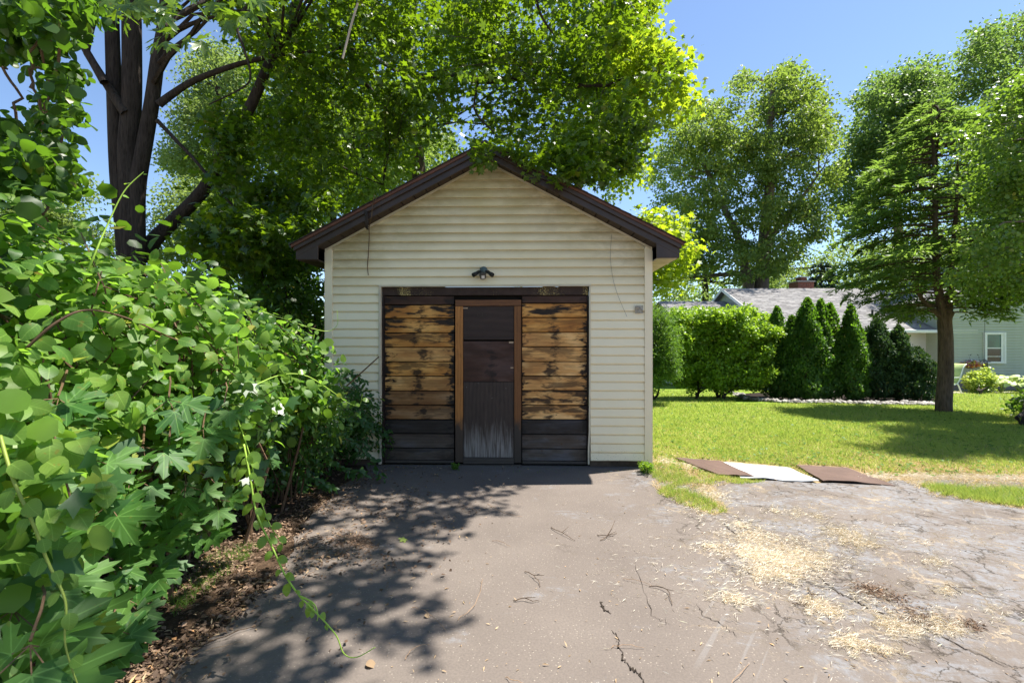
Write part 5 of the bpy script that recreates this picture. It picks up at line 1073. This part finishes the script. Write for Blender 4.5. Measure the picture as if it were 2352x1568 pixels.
# long shoots
def shoot(label, pts, r, ls, every, start=0.0, end=1.0, m='young', ms='pale_green_stem', pend=1.0, side=.6):
    pp = smooth_path([W(*q_) for q_ in pts], 7); t = empty('vine_shoot', tuple(pp[0]), label=label, cat='vine'); o = pp[0]
    rr = lerp_list([r, r*.75, r*.35], len(pp)); MB().tube([q_-o for q_ in pp], rr, 6).build('stem', M[ms], t, True)
    P, N, T = [], [], []; L = 0; s = 1
    tot = sum((pp[i+1]-pp[i]).length for i in range(len(pp)-1)); acc = 0
    for i in range(len(pp)-1):
        acc += (pp[i+1]-pp[i]).length; L += (pp[i+1]-pp[i]).length
        while L > every:
            L -= every; s = -s; d = (pp[i+1]-pp[i]).normalized(); sd_ = d.cross(Vector((0, 1, 0)));
            if sd_.length < .1: sd_ = Vector((1, 0, 0))
            if start <= acc/tot <= end: q_ = pp[i]+sd_.normalized()*s*.008; P.append(tuple(q_-o)); T.append(tuple(sd_.normalized()*s*side+d*.5+Vector((random.gauss(0, .2), random.gauss(-.2, .3), -.35*pend)))); N.append((random.gauss(.1, .3), -.7+random.gauss(0, .25), .7))
    leaf_objects('leaf', ROUND, np.array(P), np.array(N), np.array(T), np.array([ls*random.uniform(.6, 1.15)*(1-.45*i/max(1, len(P))) for i in range(len(P))]), M[m], t)
shoot('long twisting green shoot hanging from the thicket down over the shaded driveway', [(560,1020,2.5),(575,1100,2.45),(590,1180,2.4),(628,1262,2.3),(655,1320,2.25),(690,1370,2.2),(720,1400,2.15),(770,1455,2.1),(790,1500,2.08),(820,1508,2.08),(862,1485,2.1)], .0055, .062, .045, 0, .80)
shoot('dense pale shoot hanging beside the longest one, ending above the litter', [(545,960,2.6),(572,1040,2.55),(590,1120,2.5),(618,1200,2.45),(640,1235,2.42),(650,1250,2.4)], .004, .066, .034, 0, 1)
shoot('short curl branching off the lower end of the hanging shoot', [(690,1368,2.2),(720,1385,2.18),(730,1410,2.17),(728,1425,2.17)], .004, .04, .08, .5, 1)
shoot('straight green shoot standing up in front of the three stemmed tree', [(190,650,2.3),(215,590,2.3),(245,520,2.35),(285,440,2.4),(330,395,2.45)], .005, .04, .07, .1, 1, 'young', 'pale_green_stem', -.8)
shoot('arching sunlit shoot reaching right across the thicket towards the garage', [(480,960,3.0),(560,900,3.1),(640,862,3.3),(700,862,3.4),(750,890,3.5),(800,925,3.6),(825,930,3.6),(832,905,3.6)], .0042, .07, .08, .45, 1)
shoot('thin upper shoot curling in front of the left siding', [(600,715,3.6),(660,735,3.7),(720,755,3.8),(755,760,3.9),(775,745,3.9),(774,712,3.9)], .0035, .062, .085, 0, .7)
shoot('woody shoot with large round leaves running across the upper thicket', [(60,800,1.7),(130,740,1.75),(200,712,1.85),(290,730,2.0),(380,770,2.15),(470,810,2.4),(560,880,2.7),(620,930,2.9)], .005, .085, .055, 0, 1, 'round_big', 'stem')
shoot('stout stem with drooping round leaves in the lower left corner', [(0,1000,1.25),(30,1100,1.22),(75,1200,1.2),(110,1290,1.2),(150,1380,1.18),(150,1480,1.16),(185,1590,1.15)], .0045, .062, .05, 0, 1, 'round_big', 'green_stem')

# hanging curtain of vine at the top left
hv = empty('vine_curtain', (0,0,0), label='curtain of round leaved vine hanging down at the top left corner', cat='vines')
chv = fill([(-60,-60),(260,-60),(235,20),(150,110),(60,120),(-60,140)], 50, 2.6, 4.2, .14, .9)+fill([(60,100),(180,110),(190,180),(195,260),(180,330),(205,430),(120,440),(60,330),(100,220)], 44, 2.8, 4.0, .095, 1)+fill([(-80,250),(60,260),(110,320),(110,440),(-80,460)], 36, 2.6, 4.0, .13, .9)
crown('foliage', hv, chv, 3300, .072, ROUND, M['hang'], twig=.07, per=5, up=.35, reject=False, kind='stuff', big=200, big_tm=ROUND, big_m=M['hang'], hang=-1.2, nr=.7)
mb = MB()
for pts in ([(60,-40),(90,60),(70,170),(95,260),(80,360),(100,440),(110,520)], [(110,180),(108,260),(85,330),(75,400),(82,430),(68,440)], [(150,30),(130,150),(138,260),(128,400),(132,460)], [(0,150),(40,220),(35,330),(60,440)], [(190,0),(120,100),(60,200)]):
    pp = path(pts, 3.2, 5); pp = [q_+Vector((random.gauss(0, .008), random.gauss(0, .02), 0)) for q_ in pp]; mb.tube(pp, .009, 5, False)
mb.build('stems', M['stem'], hv, kind='stuff')

# ------------------------------------------------------------------ grass, litter, straw
def blades(name, P, h, w_, m, lean=.35, label=None, grp=None):
    n = len(P); a = rng.random(n)*2*math.pi; dx = np.cos(a)*w_; dy = np.sin(a)*w_; l = randn(n)*lean*h[:, None]; V = np.empty((n, 3, 3)); V[:, 0] = P; V[:, 1] = P; V[:, 0, 0] -= dx/2; V[:, 0, 1] -= dy/2; V[:, 1, 0] += dx/2; V[:, 1, 1] += dy/2
    V[:, 2] = P; V[:, 2, 0] += l[:, 0]; V[:, 2, 1] += l[:, 1]; V[:, 2, 2] += h
    return tag(raw_mesh(name, V.reshape(-1, 3), np.arange(n*3).reshape(-1, 3), m, None, False, 'stuff'), label, None, grp)
def gpts(n, u0, u1, v0, v1):
    u = rng.uniform(u0, u1, n); v = rng.uniform(v0, v1, n); Y = CH*F/(v-784); far = Y > 9; Y2 = (CH-.405)*F/(v-784-.045*F); Y = np.where(far, Y2, Y)
    return np.stack([(u-1176)/F*Y, Y, -.045*np.maximum(0, Y-9)], 1), u, v
er = np.array(EDGE_R, float)
P, u, v = gpts(330000, 1440, 2700, 897, 1112)
edge = np.interp(u, er[:, 0], er[:, 1])-9+4*np.sin(u*.05)+3*np.sin(u*.13); yard = (v < edge) & ((P[:, 0] > 1.72) | (P[:, 1] > 13)) & ~((v > 900) & (v < 927) & (u > 1690) & (u < 2145))
BQ = [[(1652,1096),(1733,1100),(1655,1064),(1548,1055)], [(1702,1101),(1882,1111),(1780,1075),(1662,1064)], [(1890,1109),(2056,1118),(1945,1079),(1828,1072)]]
bm_ = (u > 1540) & (u < 2065) & (v > 1050) & (v < 1120); yard[bm_] &= np.array([not any(inpoly(a, b+2, q) or inpoly(a, b+7, q) for q in BQ) for a, b in zip(u[bm_], v[bm_])])
P, u, v = P[yard], u[yard], v[yard]; edge = edge[yard]
nse = np.sin(P[:, 0]*2.1+1)*np.sin(P[:, 1]*1.7)+.6*np.sin(P[:, 0]*5.3+P[:, 1]*3.1)
dryp = np.interp(edge-v, [0, 16, 38, 80, 130], [.9, .8, .5, .24, .12])+.12*nse; dry = rng.random(len(P)) < dryp
keep = rng.random(len(P)) < np.interp(edge-v, [0, 14, 40], [.45, .7, 1])
h = (.022+.028*rng.random(len(P)))*np.interp(P[:, 1], [5, 12, 20], [.9, 1.25, 1.5]); w_ = .0035+.00085*P[:, 1]*rng.uniform(.6, 1.3, len(P))
blades('grass', P[~dry & keep], h[~dry & keep], w_[~dry & keep], M['grass'], .5)
blades('dry_grass', P[dry & keep], h[dry & keep]*.55, w_[dry & keep], M['drygrass'], 1.3)
wk = rng.random(len(P)) < .012; blades('grass', P[wk], h[wk]*1.9, w_[wk]*1.1, M['grass_dark'], .6)
wk = rng.random(len(P)) < .006; foliage('clover', ROUND_LO, P[wk]+[0, 0, .03], randn(wk.sum())*.2+[0, 0, 1], randn(wk.sum()), .03+.003*P[wk][:, 1], M['grass_dark'], None, 'stuff')
def tuft(name, poly, n, hh, m, label, lean=.6, dz=.01, ww=.005):
    us = [q[0] for q in poly]; vs_ = [q[1] for q in poly]; out = []
    while len(out) < n:
        uu, vv = random.uniform(min(us), max(us)), random.uniform(min(vs_), max(vs_))
        if inpoly(uu, vv, poly) and math.sin(uu*.11+vv*.31)+math.sin(uu*.047-vv*.19)+.8*math.sin(uu*.33+vv*.7) > random.uniform(-1.6, 1.2): q = G(uu, vv, dz); out.append((q.x, q.y, q.z))
    P = np.array(out); return blades(name, P, hh*rng.uniform(.4, 1.2, n), ww*rng.uniform(.6, 1.3, n), m, lean)
tuft('grass', [(1500,1066),(1545,1072),(1600,1100),(1640,1105),(1650,1118),(1590,1112),(1560,1120),(1640,1160),(1672,1180),(1630,1182),(1560,1160),(1510,1135),(1530,1120),(1498,1098)], 4800, .055, M['grass'], None)
tuft('grass', [(1500,1070),(1545,1076),(1600,1100),(1640,1118),(1590,1112),(1640,1160),(1672,1180),(1560,1160),(1498,1098)], 420, .12, M['grass_dark'], None, .9, .01, .004)
tuft('grass', [(2115,1118),(2352,1128),(2480,1130),(2480,1172),(2352,1168),(2150,1138)], 900, .12, M['grass_dark'], None, .9, .01, .004)
tuft('dry_grass', [(1500,1066),(1560,1072),(1700,1108),(1640,1120),(1672,1178),(1640,1186),(1560,1162),(1500,1120)], 5000, .03, M['drygrass'], None, 1.6)
tuft('grass', [(2115,1118),(2200,1122),(2352,1128),(2480,1130),(2480,1172),(2352,1168),(2230,1152),(2150,1138)], 9500, .065, M['grass'], None)
tuft('dry_grass', [(2060,1100),(2352,1104),(2480,1112),(2480,1180),(2352,1172),(2140,1142)], 5500, .03, M['drygrass'], None, 1.5)
tuft('grass', [(1600,1086),(1700,1102),(1760,1108),(1700,1114),(1610,1104)], 1500, .04, M['grass'], None)
tuft('grass', [(380,1380),(440,1350),(460,1290),(560,1250),(600,1262),(540,1310),(470,1370),(400,1420)], 800, .06, M['grass_dark'], None, .8, .01, .004)
tuft('grass', [(860,1072),(1480,1080),(1480,1092),(860,1084)], 60, .035, M['grass_dark'], None)
# raked clippings of straw lying in patches
def needles(name, P, L, w_, m, dz=.011, curl=.3):
    n = len(P); a = rng.random(n)*2*math.pi; d = np.stack([np.cos(a), np.sin(a), np.zeros(n)], 1)*L[:, None]; s = np.stack([-np.sin(a), np.cos(a), np.zeros(n)], 1)*w_
    b = P+np.stack([np.zeros(n), np.zeros(n), dz+rng.random(n)*.012], 1); V = np.empty((n, 4, 3)); V[:, 0] = b-d/2; V[:, 1] = b+s+[0, 0, .003]; V[:, 2] = b+d/2+rng.normal(size=(n, 3))*[0, 0, .004]; V[:, 3] = b-s
    i = np.arange(n)*4; T = np.concatenate([np.stack([i, i+3, i+1], 1), np.stack([i+3, i+2, i+1], 1)]); return raw_mesh(name, V.reshape(-1, 3), T, m, None, False, 'stuff')
SP = [(1745,1240,60,26,900),(1790,1290,75,34,2600),(1720,1270,40,40,1300),(1850,1285,60,26,1500),(1760,1320,30,14,500),(1800,1325,45,10,500),(1945,1235,34,14,700),(1975,1250,38,14,700),(1920,1222,30,8,260),(1700,1210,30,12,260),(1690,1382,32,12,420),(1870,1392,36,20,550),(1905,1410,24,12,260),(2050,1440,40,20,560),(2090,1455,30,14,320),(2150,1435,44,20,480),(2190,1452,26,10,240),(1955,1483,44,18,620),(1630,1135,50,20,700),(1610,1175,40,18,260),(2175,1362,26,10,170),(1632,1258,26,8,170),(2150,1295,30,10,170),(1830,1180,34,14,170),(1780,1176,30,10,130),(1880,1190,26,8,110),(2030,1500,40,12,160),(1990,1380,70,40,160),(2280,1410,70,40,100),(1660,1340,120,80,160),(1500,1300,200,120,130),(2100,1250,200,60,160),(2120,1096,90,5,1500),(2300,1100,100,6,2000),(2010,1098,60,5,700),(1600,1072,50,9,900),(1530,1062,30,8,500)]
pts = []
for (uu, vv, ru, rv, n) in SP:
    for _ in range(int(n*2.0)):
        a = random.gauss(0, .74)*abs(random.gauss(0, 1))**.5; b = random.gauss(0, .74)*abs(random.gauss(0, 1))**.5; wv = 1+.4*math.sin(a*9+uu)+.3*math.sin(b*7+vv); q = G(uu+ru*a*wv, vv+rv*b*wv+a*rv*.35); pts.append((q.x, q.y, 0))
pts = np.array(pts); needles('straw_clippings', pts, .042*rng.uniform(.4, 1.6, len(pts)), .0009, M['straw'])
# fallen bits: brown leaf litter along the thicket, thinning out over the drive
P1, u, v = gpts(130000, -300, 1500, 1072, 1600)
eL = np.array(EDGE_L, float); o_ = np.argsort(eL[:, 1]); xe = np.interp(v, eL[o_, 1], eL[o_, 0]); off = u-xe
pr = np.where(off < 10, np.interp(off, [-500, 10], [.8, .8]), np.interp(off, [10, 60, 160, 420], [.7, .42, .18, .0]))*np.interp(v, [1075, 1130, 1300, 1600], [1.0, 1.0, .75, .55])
pr = np.where((off > 10) & (v > 1330), pr*.15, pr)
pr *= np.clip(.55+.6*np.sin(P1[:, 0]*7+P1[:, 1]*3)*np.sin(P1[:, 1]*5-P1[:, 0]*2), .08, 1); k = rng.random(len(P1)) < pr; P1 = P1[k]; n = len(P1); P1[:, 2] = .014+rng.random(n)*.02
sm_ = rng.random(n) < .78
foliage('leaf_litter', DIAM, P1[sm_], randn(sm_.sum())*.35+[0, 0, 1], randn(sm_.sum()), .026*rng.uniform(.4, 1.6, sm_.sum()), M['litter'], None, 'stuff')
foliage('leaf_litter', SLIM, P1[~sm_], randn((~sm_).sum())*.3+[0, 0, 1], randn((~sm_).sum()), .036*rng.uniform(.4, 1.4, (~sm_).sum()), M['tan_litter'], None, 'stuff')
P1, u, v = gpts(380, 880, 2352, 1090, 1568); P1[:, 2] = .016; foliage('fallen_seeds', SLIM, P1, randn(len(P1))*.3+[0, 0, 1], randn(len(P1)), .035*rng.uniform(.25, 1.1, len(P1)), M['tan_litter'], None, 'stuff')
# bigger single fallen leaves
for i, (uu, vv, s, mm, lb) in enumerate(((930,1243,.052,'maple_big','green fallen maple leaf lying in the shade on the drive'), (840,1535,.05,'tan','curled tan leaf on the drive near the bottom edge of the photo'), (975,1420,.03,'tan','small brown leaf just right of the dappled shade tip'), (640,1075,.05,'tan','dry leaf lying by the left end of the garage wall'), (880,1092,.05,'tan','dry brown maple leaf at the left end of the garage doors'))):
    q = G(uu, vv, .022); tmn = MAPLE if 'maple' in lb else ROUND; V = tmn[0].copy(); V[:, 2] += .25*V[:, 0]**2
    if mm == 'tan': mm_ = M['tan_litter']
    else: mm_ = leaf_mat('fallen_green', (.16,.22,.04), (.2,.26,.05), (.3,.4,.05), .2, .6)
    a = random.random()*6; tag(foliage('fallen_leaf', (V, tmn[1]), np.array([tuple(q)]), np.array([[.1, -.2, 1]]), np.array([[math.cos(a), math.sin(a), 0]]), np.array([s]), mm_, None, None, True), lb, 'fallen leaf', 'single leaves fallen on the drive')
# twigs
TW = [((1490,1350),(1530,1362),(1545,1395),1),((1205,1317),(1225,1330),(1243,1353),1),((1372,1232),(1395,1237),(1415,1228),1),((1380,1245),(1395,1238),(1412,1200),1),((1130,1245),(1155,1253),(1172,1260),0),((1120,1160),(1160,1185),(1200,1190),0),((1265,1215),(1290,1230),(1320,1245),1),((945,1400),(985,1417),(1025,1455),0),((1050,1430),(1090,1400),(1110,1335),0),((930,1520),(950,1500),(985,1485),0),((1160,1562),(1190,1578),(1220,1585),0),((1180,1385),(1205,1385),(1240,1387),1),((1430,1335),(1460,1340),(1500,1350),0),((1405,1492),(1440,1492),(1480,1494),0),((440,1500),(520,1470),(600,1440),1),((380,1560),(460,1510),(560,1480),0),((2170,1345),(2190,1360),(2210,1368),1),((1855,1355),(1865,1375),(1870,1390),1),((1820,1392),(1845,1400),(1860,1408),1),((1670,1590),(1700,1560),(1720,1530),0)]
LT = ['dark forked twig', 'thin pale stem', 'short dry twig', 'bent brown twig']
places = ['on the sunlit drive right of centre', 'in the middle of the sunlit drive', 'level with the corner weed on the drive', 'standing slightly up from the drive', 'left of the drive centre', 'below the garage doors', 'just below the roof shadow', 'at the tip of the dappled shade', 'long and curved beside the dappled shade', 'near the bottom edge by the shade', 'at the very bottom of the drive centre', 'straight, below the drive centre', 'by the crack patch right of centre', 'lying level near the lower drive centre', 'long one across the litter at left', 'at the lower left litter edge', 'on the grey patch at far right', 'sticking up from a straw patch', 'lying by the same straw patch', 'at the foot of the long crack']
for i, (a, b, c, d) in enumerate(TW):
    A, B_, C_ = G(*a, .016), G(*b, .022), G(*c, .016); mb = MB(); pp = smooth_path([A, B_+Vector((0, 0, .006)), C_], 4); pp = [q+Vector((random.gauss(0, .003), random.gauss(0, .006), 0)) for q in pp]; r = .0030 if d else .0018
    mb.tube(pp, lerp_list([r, r*.5], len(pp)), 5)
    if d: q = pp[len(pp)//2]; mb.tube([q, q+Vector((random.uniform(.03, .08), random.uniform(-.05, .09), .012))], [r*.8, r*.4], 4)
    tag(mb.build('fallen_twig', M['twig'] if d else M['straw_twig'] if 'straw_twig' in M else M.setdefault('straw_twig', simple('pale_twig', (.30,.19,.11), .8, .3, 40))), (LT[0] if d else LT[1])+' '+places[i], 'twig', 'twigs scattered on the drive')
# heap of brown debris by the long crack
for (uu, vv, ru, rv, n, nm) in ((2030,1370,50,10,420,'debris_strip'), (2000,1360,26,8,200,'debris_strip'), (2120,1425,60,12,420,'debris_strip'), (820,1246,38,12,900,'debris_strip'), (2230,1440,30,8,160,'debris_strip'), (1060,1165,30,12,120,'debris_strip'), (950,1165,40,16,200,'debris_strip')):
    pts = []
    for _ in range(n): a = random.gauss(0, .5); q = G(uu+ru*a*1.3, vv+rv*random.gauss(0, .9)+ru*a*.35); pts.append((q.x, q.y, 0))
    needles('leaf_debris', np.array(pts), .026*rng.uniform(.3, 1.7, n), .0022, M['litter'])
# the two long open cracks
crk = simple('crack_fill', (.030,.022,.016), .95)
def crack(pts, w0, w1):
    pp = []; raw = [G(*q) for q in pts]
    for i in range(len(raw)-1):
        for k in range(9): pp.append(raw[i].lerp(raw[i+1], k/9))
    pp = [Vector((q.x+random.gauss(0, .006), q.y+random.gauss(0, .010), .0135)) for q in pp]; mb = MB()
    for i, q in enumerate(pp):
        d = (pp[min(i+1, len(pp)-1)]-pp[max(i-1, 0)]).normalized(); s = Vector((-d.y, d.x, 0))*(w0+(w1-w0)*random.random())*math.sin(math.pi*(i+.6)/(len(pp)+.3))**.5/2; mb.v += [tuple(q-s), tuple(q+s)]
    mb.f = [(2*i, 2*i+1, 2*i+3, 2*i+2) for i in range(len(pp)-1)]; mb.build('pavement_crack', crk, kind='structure')
crack([(1385,1385),(1383,1400),(1405,1412)], .004, .012); crack([(1410,1455),(1420,1480),(1432,1520),(1452,1545),(1475,1560),(1485,1600)], .003, .012)
crack([(1660,1200),(1672,1215),(1700,1235),(1712,1245)], .004, .012); crack([(1850,1305),(1885,1330),(1925,1365),(1985,1395),(2050,1425),(2130,1450),(2230,1500),(2330,1545)], .004, .013); crack([(1605,1395),(1620,1420),(1660,1440),(1700,1470)], .002, .006); crack([(1460,1300),(1500,1420),(1545,1440)], .001, .004)
print('tris', sum(len(me.polygons)*me.users for me in bpy.data.meshes), 'unique', sum(len(me.polygons) for me in bpy.data.meshes), 'objs', len(bpy.data.objects))
